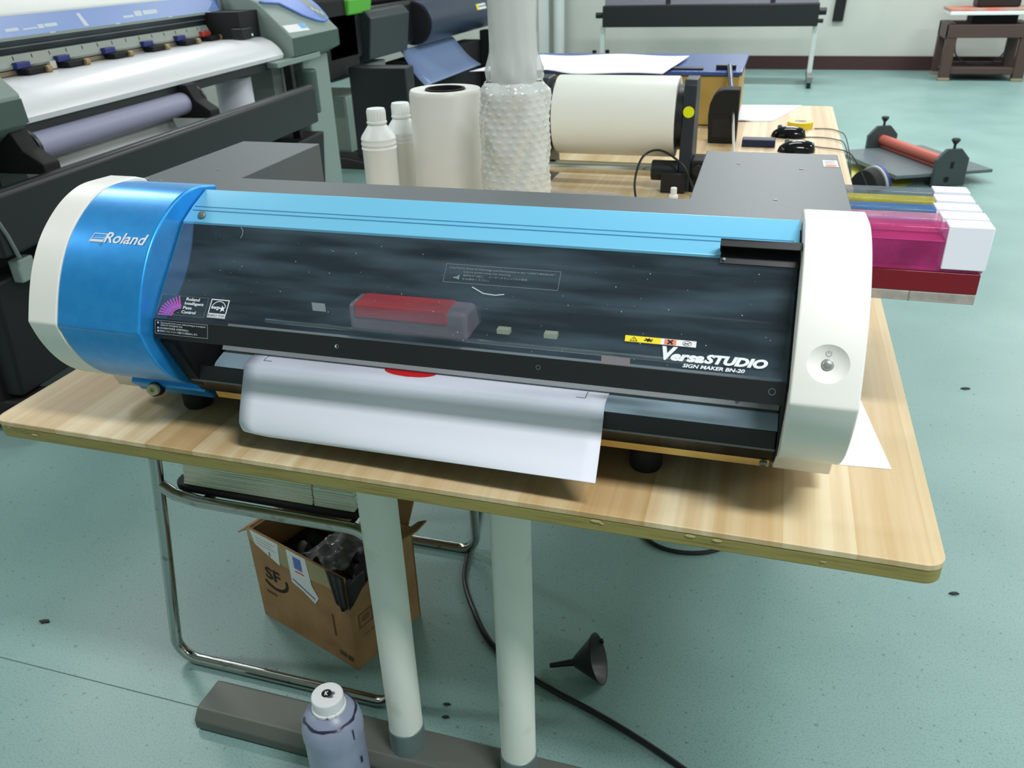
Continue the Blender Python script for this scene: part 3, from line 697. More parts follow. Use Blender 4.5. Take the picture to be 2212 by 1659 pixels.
# black bag and clear film inside
bag = tag(MB().loft([[(BL-.06+.01*q, -.004 if q > 2 else .004, BH+.004) for q in range(6)]]).build('tmp'), None)
bpy.data.objects.remove(bag)
b = thing('bin_bag', 'crumpled black bag filling the cardboard box and hanging over its corner', 'bag', (.057, .419, 0), math.atan2(-.098, .286))
g = MB(); rows = []
for i in range(15):
    row = []
    for j in range(13):
        x = BT+.003+(BL-2*BT-.006)*i/14; y = BT+.003+(BW-2*BT-.006)*j/12
        e_ = min(i, 14-i, 4)/4*min(j, 12-j, 4)/4
        z = .155+.03*math.sin(i*1.3+j*.7)*e_+.03*e_*math.sin(j*1.9-i*.5)+.02*(i/14)
        row.append((x, y, z))
    rows.append(row)
g.loft(rows); g.build('bag_body', M['darkbag'], b, solid=.001, sub=1)
g = MB(); rows = []
for i in range(7):
    s = i/6
    rows.append([(BL-.052+.052*q/8-.012*s*(1 if q < 4 else -.3)+.014*s*q/8*0, -.0028-.002*math.sin(q*1.4), BH-.01-(.088*s)*(.75+.25*math.sin(q*.8))) for q in range(9)])
rows = [[(BL-.050+.050*q/8+(.016*s*(1-q/8)), -.003-.0015*math.sin(q*2), BH+.002-.105*s*(.9-.35*abs(q/8-.55))) for q in range(9)] for s in [i/6 for i in range(7)]]
g.loft(rows); g.build('bag_corner', M['darkbag'], b, solid=.001)
g = MB(); rows = [[(BL+.003+.001*math.sin(q), .0+.05*q/6, BH-.01-.07*s*(1-.5*q/6)) for q in range(7)] for s in [i/5 for i in range(6)]]
g.loft(rows); g.build('bag_corner', M['darkbag'], b, solid=.001)
g = MB(); rows = [[(.13+.10*i/8, .03+.12*j/8, .205+.018*math.sin(i*1.7)*math.cos(j*1.3)+.02*math.sin(PI*i/8)) for j in range(9)] for i in range(9)]
g.loft(rows); tag(g.build('plastic_film', clear('crumpled_clear_film', (.9, .92, .92, 1), .1, .15, .18, rgb(200, 205, 205)), sub=1), 'clear plastic film resting on the black bag in the cardboard box', 'film')
fo = bpy.data.objects['plastic_film']; fo.location = (.057, .419, 0); fo.rotation_euler = (0, 0, math.atan2(-.098, .286))

# ------------------------------------------------------------------ ink bottle on the floor
ib = thing('ink_bottle', 'lilac grey ink bottle with a smeared white cap marked K on the floor', 'bottle', (.452, .049, 0))
bp_ = mat('lilac_bottle_plastic', rgb(146, 154, 178), .35, noise=(10, 3, rgb(126, 134, 158), .4, .7))
MB().lathe([(.044, 0), (.049, .004), (.050, .02), (.050, .165), (.0515, .175), (.0515, .19), (.049, .205), (.043, .217), (.034, .226), (.027, .23), (.024, .232)], 48).build('bottle_body', bp_, ib)
cap_m = mat('smeared_white_cap', rgb(222, 224, 226), .5, noise=(55, 5, rgb(96, 92, 104), .6, .68, (1, 1, .6)))
cp = MB().lathe([(.027, .229), (.0285, .231), (.0285, .236), (.0265, .237), (.0265, .257), (.025, .2595), (1e-5, .26)], 48).build('bottle_cap', cap_m, ib, bevel=.0008)
kk = flat([disc(0, 0, .0085, 28)], lambda u, v: (u-.001, v+.001, .2602), 'cap_badge', M['black'], cp)
vs, fs = text('K', .006, .0085, .03)
flat([(vs, fs, -.003, -.0042)], lambda u, v: (u*math.cos(.3)-v*math.sin(.3)-.001, u*math.sin(.3)+v*math.cos(.3)+.001, .2604), 'cap_letter', M['ink'], kk)
sm = MB(); rows = []
for k in range(21):
    a = -2.6+4.2*k/20; r0 = .041+.001*math.sin(k*1.7)
    rows.append([((r0+.0006)*math.cos(a), (r0+.0006)*math.sin(a), .2201), ((r0+.0038+.0012*math.sin(k*2.3))*math.cos(a), (r0+.0038+.0012*math.sin(k*2.3))*math.sin(a), .2174)])
sm.loft(rows)
for a, z0, z1, w in ((-.35, .185, .21, .045), (-.2, .12, .135, .09)):
    sm.loft([[(.0521*math.cos(a+w*q/3), .0521*math.sin(a+w*q/3), z0+(z1-z0)*r/4) for q in range(4)] for r in range(5)])
sm.build('ink_smear', mat('dark_ink_smear', rgb(38, 40, 62), .35), ib)

# ------------------------------------------------------------------ funnel, floor cables, scraps
fu = thing('funnel', 'small black plastic funnel lying on its side on the floor', 'funnel', (.835, .438, .0), 0)
d = (Vector((.738, .43, .008))-Vector((.836, .438, .046))).normalized()
Mf = Matrix.Translation(Vector((.0, 0, .0515))) @ d.to_track_quat('Z', 'Y').to_matrix().to_4x4()
MB().lathe([(.052, 0), (.0505, .003), (.049, .003), (.012, .052), (.0075, .056), (.005, .108), (.004, .108), (.0065, .055), (.0105, .050), (.0475, .001), (.0505, 0)], 40, Mf, cap=False).build('cone', M['black'], fu)
MB().box(-.052, -.045, -.004, .004, -.004, .014, Mf).build('hang_tab', M['black'], fu)
def spline(p, n=8):
    return smooth([tuple(q) for q in p], n)
def cable(name, label, pts, r, m=None, n=8):
    o = MB().tube(spline(pts, n), r, 10).build(name, m or M['black']); return tag(o, label, 'cable')
cable('power_cable', 'thick black cable snaking across the floor from the chair to the lower right', [(.41, .92, .006), (.435, .80, .0062), (.447, .72, .0062), (.468, .64, .0062), (.515, .56, .0062), (.588, .468, .0062), (.68, .407, .0062), (.759, .372, .0062), (.861, .337, .0062), (.95, .30, .0062), (1.032, .26, .0062), (1.14, .2, .0062), (1.3, .1, .0062)], .006)
cable('power_cable', 'black cable loop on the floor seen under the table front edge', [(.80, 1.10, .0055), (.84, .96, .0055), (.88, .895, .0055), (.95, .875, .0055), (1.03, .90, .0055), (1.09, .98, .0055), (1.1, 1.15, .0055)], .0055)

for nm, lb, x, y, s in (('scrap', 'dark curled scrap on the floor at the left edge of the photo', -.426, .261, .014), ('scrap', 'dark crumb on the floor between the two front table legs, farther one', .556, .287, .008),
                        ('scrap', 'dark crumb on the floor between the two front table legs, nearer one', .565, .257, .008), ('scrap', 'dark sliver on the floor off the right front table corner', 1.575, .892, .012), ('scrap', 'dark flake on the floor to the right, near the blank sheet', 1.773, 1.969, .016)):
    b = MB(); b.prism([(x-s, y-s*.2), (x-s*.2, y-s*.5), (x+s, y+s*.1), (x+s*.4, y+s*.5), (x-s*.4, y+s*.25)], 'z', .0002, .004)
    tag(b.build(nm, mat('scrap_dark', rgb(44, 52, 48), .8), bevel=.001), lb, 'scrap')

# ------------------------------------------------------------------ on the table behind the printer
def jug(label, x, y):
    t = thing('plastic_bottle', label, 'bottle', (x, y, .75))
    hp = mat('hdpe_white', rgb(228, 232, 230), .42)
    MB().lathe([(.036, 0), (.040, .004), (.041, .02), (.0415, .165), (.0435, .170), (.0415, .175), (.0435, .181), (.0415, .187), (.043, .193), (.040, .200), (.024, .222), (.0205, .226), (.0205, .229)], 40).build('bottle_body', hp, t)
    b = MB(); b.lathe([(.0235, .227), (.0245, .229), (.0245, .2325), (.0222, .234), (.0225, .259), (.021, .2625), (1e-5, .263)], 40)
    for k in range(20):
        a = 2*PI*k/20; b.cyl((.0224*math.cos(a), .0224*math.sin(a), .236), (.0224*math.cos(a), .0224*math.sin(a), .256), .0012, 6)
    b.build('bottle_cap', hp, t)
    return t
jug('white plastic bottle standing nearer the camera, left of the second one', .134, 1.10)
jug('white plastic bottle standing just behind and right of another white bottle', .160, 1.187)
fr = thing('film_roll', 'upright cream film roll with an open core behind the printer', 'roll', (.317, 1.10, .75))
MB().lathe([(.046, .003), (.084, 0), (.0845, .3), (.083, .307), (.081, .31), (.05, .309), (.046, .306), (.046, .003)], 56, cap=False).build('film', mat('cream_film', rgb(222, 222, 217), .35, noise=(3, 2, rgb(216, 216, 209), .4, .6, (1, 1, 2)), bump=.2, bscale=30), fr)
MB().lathe([(.046, .003), (.046, .312), (.041, .312), (.041, .003)], 48, cap=False).build('core', M['blackm'], fr)
br = thing('wrapped_roll', 'tall tube roll wrapped in bubble wrap and clear plastic behind the printer', 'roll', (.515, 1.0, .75))
wrapm = mat('bubble_wrap', rgb(222, 226, 224), .16, trans=.12, coat=.6, bump=.7, bscale=75)
b = MB(); rows = []
nz, na = 150, 168
for i in range(nz+1):
    z = .345*i/nz; row = []
    for k in range(na+1):
        a = 2*PI*k/na
        r = .0755+.0012*math.sin(5*a+z*20)+.0016*math.sin(z*60+2*math.sin(3*a))+.0014*math.sin(11*a-z*45)
        r += .0020*(max(0, math.sin(z*2*PI/.014))*max(0, math.sin(a*21+.6*math.sin(z*30)+PI*(int(z/.014) % 2))))**.6
        if i > nz-12: r -= (i-nz+12)**2*.00013*(1+.5*math.sin(6*a))
        row.append((r*math.cos(a), r*math.sin(a), z))
    rows.append(row)
b.loft(rows); b.build('bubble_wrap', wrapm, br, sharp=80)
b = MB(); rows = []
for i in range(31):
    z = .05+.53*i/30; row = []
    for k in range(49):
        a = 2*PI*k/48; q = max(0, 1-abs(z-.36)/.045)
        r = .0515+.0012*math.sin(4*a+9*z)*math.sin(z*16)+.0008*math.sin(13*a+22*z)+q*(.009+.006*math.sin(7*a+z*50)+.003*math.sin(17*a))
        row.append((r*math.cos(a), r*math.sin(a), z))
    rows.append(row)
b.loft(rows); b.build('plastic_sleeve', clear('clear_sleeve', (.96, .97, .97, 1), .09, .08, .50, rgb(226, 230, 230)), br, sharp=80)
MB().lathe([(.038, .01), (.038, .56), (.049, .56), (.049, .01)], 48, cap=False).build('paper_tube', mat('pale_tube', rgb(216, 220, 218), .5), br)

wi = thing('film_winder', 'black film winder holding a fat white roll on the table behind the printer', 'film winder', (.645, 1.5, .75))
MB().cyl((-.168, .06, .178), (.163, .06, .178), .105, 64).build('white_roll', mat('white_film', rgb(232, 234, 226), .4), wi, bevel=.003)
for x in (-.2145, .1815):
    MB().prism([(-.035, 0), (.12, 0), (.12, .03), (.085, .27), (.075, .283), (.0, .283), (-.012, .27), (-.035, .05)], 'x', x, x+.033).build('upright', mat('blue_black_metal', rgb(38, 44, 52), .45), wi, bevel=.003)
MB().cyl((.163, .06, .178), (.1815, .06, .178), .085, 48).build('flange', M['black'], wi)
MB().cyl((-.1815, .06, .178), (-.168, .06, .178), .085, 48).build('flange', M['black'], wi)
flat([disc(0, 0, .0145, 28)], lambda u, v: (.1985+u, -.0215+.0, .205+v) if False else (.198+u, -.0215-(.205+v-.205)*0, .205+v), 'yellow_dot', mat('yellow_dot', rgb(222, 228, 10), .5), wi)
MB().cyl((-.1815, -.02, .052), (.17, -.02, .052), .017, 32).build('steel_roller', mat('polished_roller', rgb(220, 216, 205), .18, metal=1), wi)
MB().cyl((.11, -.02, .052), (.1815, -.02, .052), .027, 24).build('roller_motor', M['black'], wi, bevel=.003)
MB().box(.14, .205, -.06, -.02, .0, .055).build('clamp_block', M['black'], wi, bevel=.004)
MB().box(.2146, .255, -.04, .05, .0, .085).build('drive_box', M['blackm'], wi, bevel=.006)
MB().cyl((.2345, -.041, .062), (.2345, -.055, .062), .014, 16).build('drive_knob', M['black'], wi)
cable('winder_cable', 'thin dark cable looping beside the film winder foot', [(.745, 1.30, .753), (.728, 1.36, .80), (.735, 1.44, .845), (.78, 1.445, .862), (.84, 1.43, .83), (.87, 1.42, .78), (.885, 1.38, .753)], .003)
tag(MB().lathe([(.012, 0), (.012, .03), (.008, .034), (.008, .05), (1e-5, .052)], 16).build('white_plug', M['white2'], bevel=.001), 'small white plug upright on the table by the film winder foot', 'plug')
bpy.data.objects['white_plug'].location = (.835, 1.31, .75)
pk = MB(); rows = [[(.47+.22*i/10, 1.33+.075*j/6, .7515+.006*abs(math.sin(i*1.3+j))) for j in range(7)] for i in range(11)]
tag(pk.loft(rows).build('plastic_wrapper', clear('crinkled_wrapper', (.92, .92, .94, 1), .1, .1, .35, rgb(225, 220, 228)), sub=1), 'crinkled clear plastic wrapper lying in front of the film winder', 'wrapper')

ov = thing('heat_oven', 'tan oven cabinet with a blue lid on the far end of the worktable', 'oven', (.48, 2.65, .75))
MB().box(-.44, .447, -.25, .23, .004, .175).build('cabinet', mat('tan_panel', rgb(196, 168, 92), .55, noise=(3, 3, rgb(176, 146, 76), .4, .7)), ov, bevel=.004)
MB().box(-.45, .455, -.26, .30, .176, .190).build('blue_lid', mat('blue_lid_paint', rgb(58, 86, 150), .25), ov, bevel=.003)
MB().box(.10, .315, -.22, -.17, .1905, .196).build('lid_handle', M['black'], ov, bevel=.002)
MB().box(-.45, .19, -.2595, -.225, .1905, .193).build('lid_trim', M['black'], ov)
MB().box(.36, .43, -.21, -.18, .1905, .206).build('rod_clip', M['black'], ov, bevel=.002)
rd = MB().cyl((.408, -.23, .206), (.445, -.52, .115), .009, 14).build('support_rod', mat('grey_rod', rgb(70, 76, 92), .35, metal=.5), ov)
MB().cyl((.445, -.52, .115), (.474, -.79, .006), .0045, 12).build('rod_end', M['steel'], rd)
for x in (-.4, .4):
    MB().cyl((x, -.2, 0), (x, -.2, .006), .015, 12).build('rubber_foot', M['blackm'], ov)
bbx = thing('black_case', 'upright black case with a rounded shoulder standing before the tan oven', 'case', (.895, 2.12, .75))
MB().prism([(-.04, 0), (.05, 0), (.05, .172), (.0, .172), (-.02, .166), (-.034, .15), (-.043, .125), (-.046, .09)], 'y', -.02, .06).build('case_body', M['blackm'], bbx, bevel=.004)
MB().box(-.03, .045, -.0215, -.019, .02, .08).build('case_front', M['black'], bbx, bevel=.001)

ws = MB(); rows = []
for i in range(25):
    row = []
    for j in range(13):
        u, v = i/24, j/12
        x = (-.03+(.10+.03)*v) + ((.675+.035*v)-(-.03+.13*v))*u
        y = 2.24+.54*v
        z = .952+.004*math.sin(u*9+v*3)+.012*math.exp(-((u-.42)/.09)**2)*(1-v)**2-.012*max(0, (.3-v))*u
        row.append((x, y, z))
    rows.append(row)
tag(ws.loft(rows).build('paper_sheets', mat('lilac_white_paper', rgb(228, 228, 240), .7), solid=.0012), 'large curled white sheets lying on the blue lid of the oven', 'paper')
ws = MB(); rows = []
for i in range(15):
    row = []
    for j in range(9):
        u, v = i/14, j/8
        x = .905+u*(.15+.11*v*1.0); y = 2.50+.02*u+(.375)*v*(1-.0*u)
        row.append((x, y, .7508+.004*max(0, math.sin(u*6))*(1-v)))
    rows.append(row)
tag(ws.loft(rows).build('blank_sheet', M['paper'], solid=.0005), 'white sheet lying on the far right corner of the worktable beside the oven', 'paper')

def mouse(label, x, y, rz):
    t = thing('computer_mouse', label, 'mouse', (x, y, .7505), rz)
    b = MB(); n = 18; rows = []
    for i in range(n+1):
        u = -1+2*i/n; w = .033*math.sqrt(max(0, 1-abs(u)**2.6))*(1-.08*u); h = .036*math.sqrt(max(0, 1-((u+.15)/1.15)**2*1.0))*(1 if u > -.99 else .2)
        rows.append([(u*.058, w*math.cos(PI*k/12), max(0, h*math.sin(PI*k/12)**.8)) for k in range(13)])
    b.loft(rows).build('mouse_body', M['blackg'], t, sharp=70)
    MB().cyl((.030, -.003, .031), (.030, .003, .031), .008, 18).build('scroll_wheel', M['greymet'], t)
    return t
mouse('glossy black computer mouse farther from the printer, next to the yellow tape', 1.112, 2.245, PI-.15)
mouse('glossy black computer mouse nearer the printer, beside the navy box', 1.137, 2.015, PI+.1)
nb_ = tag(MB().box(-.055, .05, -.025, .025, 0, .024).build('navy_box', mat('navy_card', rgb(24, 34, 66), .55), bevel=.003), 'small flat navy box beside the nearer black mouse', 'box')
nb_.location = (1.022, 2.085, .75)
tp = thing('tape_roll', 'yellow tape roll lying behind the black mice', 'tape', (1.152, 2.42, .75))
MB().lathe([(.026, 0), (.044, 0), (.044, .022), (.026, .022), (.026, 0)], 40, cap=False).build('tape', mat('yellow_tape', rgb(236, 206, 40), .4), tp)
MB().lathe([(.022, .0), (.026, 0), (.026, .0225), (.022, .0225), (.022, 0)], 40, cap=False).build('core', M['labelw'], tp)
wire = mat('dark_wire', rgb(48, 50, 46), .5)
cable('mouse_cable', 'thin wire from the yellow tape curving over the right table edge', [(1.2, 2.395, .7525), (1.25, 2.39, .7535), (1.279, 2.345, .7545), (1.298, 2.26, .752), (1.312, 2.1, .70), (1.318, 1.98, .60), (1.33, 1.9, .50), (1.335, 1.86, .34)], .0018, wire)
cable('mouse_cable', 'thin wire from the farther mouse curving over the right table edge', [(1.165, 2.238, .7525), (1.22, 2.235, .7535), (1.262, 2.205, .7545), (1.289, 2.14, .752), (1.305, 2.02, .70), (1.32, 1.93, .62), (1.345, 1.9, .5)], .0018, wire)
cable('mouse_cable', 'thin wire from the nearer mouse curving over the right table edge', [(1.185, 2.10, .7525), (1.215, 2.075, .7535), (1.25, 2.06, .754), (1.283, 2.03, .754), (1.31, 2.0, .74), (1.36, 1.95, .66), (1.40, 1.93, .55)], .0018, wire)
cable('power_cable', 'thin black wire hanging down from the back of the printer over the right table edge', [(1.17, 1.02, .753), (1.22, 1.24, .7535), (1.265, 1.36, .754), (1.288, 1.40, .752), (1.296, 1.40, .70), (1.297, 1.40, .6)], .0018, wire)

# ------------------------------------------------------------------ cold laminator and things on the floor, right
lam = thing('cold_laminator', 'hand cold laminator with red rollers and two dark side plates on the floor', 'laminator', (1.95, 5.08, 0), math.atan2(-.90, .43))
# local x runs toward the camera along the rollers, y toward the right
lg = mat('laminator_grey', rgb(66, 74, 76), .45)
def cham(w, z0, z1, c): return [(-w, z0), (w, z0), (w, z1-c), (w-c, z1), (-w+c, z1), (-w, z1-c)]
for x in (-.39, .37):
    MB().prism(cham(.105, .0, .225, .06), 'x', x, x+.025).build('side_plate', lg, lam, bevel=.002)
    k = MB().lathe([(.008, .215), (.008, .25), (.022, .268), (.026, .276), (.02, .285), (1e-5, .287)], 20, Matrix.Translation((x+.0125, 0, 0))).build('pressure_knob', M['black'], lam)
sp = [o for o in lam.children if o.name.startswith('side_plate')][-1]
flat([rect(-.012, .11, .012, .15)], lambda u, v: (.3955, u, v), 'plate_slot', M['blackm'], sp)
flat([disc(-.02, .045, .018, 20)], lambda u, v: (.3955, u, v), 'plate_hole', M['blackm'], sp)
MB().box(-.364, .369, -.33, .30, .062, .082).build('feed_bed', mat('bed_grey', rgb(96, 108, 112), .3), lam, bevel=.002)
MB().box(-.364, .369, -.335, -.331, .06, .084).build('bed_edge', M['greymet'], lam)
for y, z, r in ((.0, .135, .032), (.0, .092, .01)):
    MB().cyl((-.364, y, z), (.369, y, z), r, 32).build('rubber_roller', mat('red_rubber', rgb(178, 92, 78), .5), lam)
for x in (-.3, .3):
    MB().box(x-.02, x+.02, -.08, .08, 0, .0615).build('bed_support', lg, lam)
yl = MB(); yl.prism([(1.58, 4.68), (1.60, 5.22), (1.79, 5.26), (1.95, 4.80), (1.83, 4.62)], 'z', .0008, .0014)
tag(yl.build('yellow_sheet', mat('yellow_paper', rgb(206, 206, 96), .7)), 'pale yellow sheet on the floor beside the cold laminator', 'paper')
sl_ = thing('shoe', 'dark shoe tip with a blue and white rim on the yellow sheet', 'shoe', (1.655, 4.61, .0015), -.6)
pts = [(.10*math.cos(PI*k/20), .115*math.sin(PI*k/20)**1.35) for k in range(21)]
MB().prism(pts, 'y', -.05, .05).build('upper', M['blackm'], sl_, bevel=.012)
MB().prism([(x*1.07, z*1.07) for x, z in pts] , 'y', .0505, .064).build('white_rim', mat('pale_rim', rgb(190, 196, 186), .6), sl_)
MB().prism([(x*1.09, z*1.09) for x, z in pts], 'y', .0645, .10).build('blue_rim', mat('blue_rim', rgb(58, 74, 140), .5), sl_, bevel=.008)

# ------------------------------------------------------------------ wide format printer on the left
LA = math.atan2(.9976, -.0695)
Lp = thing('wide_format_printer', 'wide grey printer with a light blue front band and white media at the left', 'printer', (-1.193, 1.333, 0), LA)
gg = mat('grey_green_plastic', rgb(128, 144, 138), .45); dg_ = mat('dark_green_grey', rgb(62, 82, 76), .5)
def prof(name, pts, s0, s1, m, **k):      # pts are (t, z), t toward the front
    return MB().prism([(-a, z) for a, z in pts], 'x', s0, s1).build(name, m, Lp, **k)
prof('white_media', [(.0, .9), (.005, .917), (-.006, .938), (-.024, .958), (-.052, .979), (-.094, .996), (-.149, 1.0), (-.30, 1.0), (-.30, .998), (-.149, .998), (-.094, .994), (-.053, .977), (-.026, .956), (-.008, .937), (.003, .916), (-.002, .9)], 0, 1.755, mat('glossy_white_media', rgb(220, 222, 224), .3))
prof('apron', [(-.01, .9), (-.008, .862), (-.06, .855), (-.06, .91)], -.04, 1.79, M['black'])
prof('media_platen', [(-.008, .9), (-.03, .94), (-.06, .965), (-.15, .99), (-.34, .99), (-.34, .86), (-.06, .86)], -.04, 1.77, M['greymet'])
prof('pinch_rail', [(-.285, 1.022), (-.28, 1.03), (-.30, 1.066), (-.34, 1.066), (-.34, 1.022)], -.04, 1.6, mat('pinch_rail_grey', rgb(150, 158, 150), .45))
prof('tan_strip', [(-.29, 1.003), (-.288, 1.018), (-.34, 1.018), (-.34, 1.0)], -.04, 1.6, mat('tan_shaft', rgb(136, 124, 104), .5))
prof('dark_slot', [(-.315, 1.066), (-.295, 1.112), (-.36, 1.112), (-.36, 1.066)], -.04, 1.72, mat('dark_slot', rgb(36, 46, 52), .4))
prof('slot_line', [(-.301, 1.088), (-.2995, 1.092), (-.32, 1.092), (-.32, 1.088)], -.04, 1.66, M['greymet'])
prof('silver_trim', [(-.292, 1.112), (-.292, 1.122), (-.36, 1.122), (-.36, 1.112)], -.04, 1.76, mat('pale_green_trim', rgb(140, 152, 148), .4))
fb = prof('blue_front_band', [(-.293, 1.122), (-.315, 1.186), (-.36, 1.192), (-.36, 1.122)], -.04, 1.78, mat('pale_blue_plastic', rgb(116, 146, 206), .3))
prof('white_cover', [(-.318, 1.188), (-.36, 1.24), (-.46, 1.30), (-.75, 1.34), (-.75, 1.15), (-.36, 1.15)], -.04, 1.82, M['white2'], bevel=.01)
Fm = lambda u, v: (u, .2935+.0215*(v-1.122)/.064-.0008, v)
pale = mat('pale_print', rgb(206, 218, 226), .5)
for q_ in ((.352, 1.14, .414, 1.15), (.434, 1.140, .505, 1.145), (.51, 1.139, .54, 1.152), (.545, 1.141, .61, 1.152), (1.0, 1.139, 1.07, 1.147), (1.08, 1.14, 1.13, 1.16), (1.14, 1.142, 1.24, 1.158)):
    flat([rect(*q_)], Fm, 'front_lettering', pale, fb)
flat([([(.735, 1.175), (.755, 1.175), (.775, 1.128), (.75, 1.128)], [(0, 1, 2, 3)])], Fm, 'white_patch', mat('white_patch', rgb(214, 214, 232), .5), fb)
flat([rect(x, 1.121, x+.03, 1.125) for x in (.55, .93, 1.3, 1.62)], lambda u, v: (u, .2912, v-.001), 'trim_clips', pale, Lp)
flat([poly([(x, 1.050), (x+.006, 1.062)], .004) for x in [.25+.09*k for k in range(15)]], lambda u, v: (u, .2803+(v-1.03)*.555-.0012, v), 'scale_ticks', M['blackm'], Lp)
lvr = mat('blue_lever', rgb(44, 54, 120), .4); whl = mat('tan_wheel', rgb(150, 128, 88), .5)
for k, s in enumerate((.343, .548, .815, 1.071, 1.318, 1.527)):
    pr_ = MB().box(s-.01, s+.085, .235, .285, 1.002, 1.022).build('pinch_roller', M['blackm'], Lp, bevel=.004)
    MB().box(s-.025, s+.04, .262, .284, 1.022, 1.044).build('lever', lvr if k < 5 else mat('red_lever', rgb(190, 66, 56), .4), pr_, bevel=.003)
    MB().cyl((s+.072, .235, 1.012), (s+.096, .235, 1.012), .0125, 16).build('wheel', whl, pr_)
MB().box(.485, .515, .27, .284, 1.004, 1.03).build('cream_clip', mat('cream_clip_plastic', rgb(196, 194, 180), .5), Lp)
# inside end with black carriage parts
MB().box(1.6, 1.79, .12, .36, 1.0, 1.12).build('carriage_bay', M['blackm'], Lp)
cb_ = MB().box(1.58, 1.68, .10, .16, 1.0, 1.05).build('carriage_block', M['black'], Lp, bevel=.005)
MB().cyl((1.66, .098, 1.016), (1.66, .094, 1.016), .006, 12).build('white_knob', M['ink'], cb_)
MB().box(1.735, 1.765, .285, .30, 1.05, 1.20).build('lid_stay', M['steel'], Lp)
# end covers
prof('left_cover', [(.06, .915), (.055, 1.0), (-.115, 1.17), (-.2, 1.22), (-.75, 1.26), (-.75, .86), (-.02, .86)], -.6, -.05, gg, bevel=.008)
prof('left_cover_front', [(.061, .915), (.0565, .985), (.05, .985), (.05, .915)], -.6, -.052, dg_)
rcv = prof('right_cover', [(.05, .905), (.05, .988), (-.113, 1.151), (-.2, 1.19), (-.75, 1.24), (-.75, .86), (-.05, .86)], 1.785, 2.345, gg, bevel=.006)
prof('right_cover_front', [(.051, .907), (.051, .986), (.045, .986), (.045, .907)], 1.787, 2.343, dg_)
prof('right_ledge', [(.045, .868), (.045, .895), (-.2, .905), (-.2, .868)], 1.60, 2.09, gg, bevel=.004)
nrm = (1/math.sqrt(2))
SM = lambda u, v, w=.001: (u, -(.05-v*nrm)-w*nrm, .988+v*nrm+w*nrm)     # v up the slope
def slope_pt(u, t, w): v = (.05-t)/nrm; return SM(u, v, w)
def oval(u0, t0, u1, t1, r, n=16):
    p = []
    d = math.atan2((t1-t0), (u1-u0))
    for k in range(n+1): a = d-PI/2+PI*k/n; p.append((u1+r*1.6*math.cos(a), t1+r*math.sin(a)))
    for k in range(n+1): a = d+PI/2+PI*k/n; p.append((u0+r*1.6*math.cos(a), t0+r*math.sin(a)))
    return p
cpn = MB()
o_ = [(1.79, -.112), (1.82, -.104), (1.96, -.092), (2.08, -.028), (2.18, .004), (2.25, .014), (2.32, .006), (2.355-.02, -.02), (2.34, -.06), (2.32, -.1), (2.30, -.113)]
n_ = len(o_)
cpn._add([slope_pt(u, t, .0) for u, t in o_]+[slope_pt(u, t, .014) for u, t in o_], [tuple(range(n_-1, -1, -1)), tuple(range(n_, 2*n_))]+[(i, (i+1) % n_, n_+(i+1) % n_, n_+i) for i in range(n_)])
cpo = cpn.build('control_panel', mat('panel_blue', rgb(112, 142, 214), .3), Lp, bevel=.004)
flat([(lambda p: (p, [tuple(range(len(p)))]))(oval(2.235, -.085, 2.27, -.022, .026))], lambda u, t: slope_pt(u, t, .0148), 'display', mat('display_grey', rgb(120, 132, 130), .3), cpo)
flat([disc(2.235+.028*k, -.045+.012*k, .010, 12) for k in range(3)], lambda u, t: slope_pt(u, t, .0156), 'buttons', mat('pale_buttons', rgb(190, 200, 194), .4), cpo)
stk = flat([([(1.80, .028), (1.80, -.005), (2.03, .0), (2.03, .033)], [(0, 1, 2, 3)])], lambda u, t: slope_pt(u, t, .001), 'paper_sticker', M['labelw'], rcv)
flat([([(1.96, .02), (1.96, -.002), (2.025, .0), (2.025, .022)], [(0, 1, 2, 3)])], lambda u, t: slope_pt(u, t, .0018), 'sticker_colour', mat('sticker_blue', rgb(110, 170, 220), .5), stk)
# frame below
prof('rear_wall', [(-.4, .40), (-.4, 1.05), (-.7, 1.05), (-.7, .40)], -.3, 1.0, mat('pale_rear_panel', rgb(170, 176, 172), .6))
prof('rear_media', [(-.24, .45), (-.24, .86), (-.245, .86), (-.245, .45)], -.25, 1.34, mat('pale_media', rgb(206, 210, 206), .5))
prof('take_up_beam', [(.165, .60), (.165, .767), (.155, .78), (.12, .78), (.12, .60)], -.40, 1.72, M['black'], bevel=.01)
for s in (-.11, .84):
    prof('take_up_arm', [(.12, .77), (.12, .80), (.06, .84), (.03, .90), (-.1, .90), (-.06, .77)], s, s+.07, M['blackm'], bevel=.004)
    MB().cyl((s+.071, -.0, .828), (s+.085, -.0, .828), .062, 32).build('take_up_flange', M['black'], Lp)
rl = thing('media_roll', 'lilac grey media roll hanging in the take-up of the left printer', 'roll', (-1.193, 1.333, 0), LA)
MB().cyl((-.022, 0, .828), (.838, 0, .828), .043, 40).build('media', mat('lilac_media', rgb(150, 150, 176), .5), rl)
lf = MB(); q_ = smooth([(.043, .828), (.048, .79), (.03, .73), (-.03, .685), (-.10, .662)], 4); lf.loft([[(s_, a_, z_) for a_, z_ in q_] for s_ in (-.02, .40, .82)]); lf.build('media_tail', mat('pale_media_tail', rgb(214, 218, 214), .5), rl, solid=.001)
wm = tag(MB().lathe([(.03, 0), (.085, 0), (.085, .24), (.03, .24)], 40).build('media_core_roll', M['paper'], bevel=.002), 'white roll standing upright in the gap under the left printer, near its right leg', 'roll')
wm.rotation_euler = (0, 0, 0); e_ = Vector((-.0695, .9976, 0)).normalized(); nn_ = Vector((e_.y, -e_.x, 0))
def Lw_(s, t, z): return Vector((-1.193, 1.333, 0)) + e_*s + nn_*t + Vector((0, 0, z))
wm.location = Lw_(1.52, -.16, .6001)
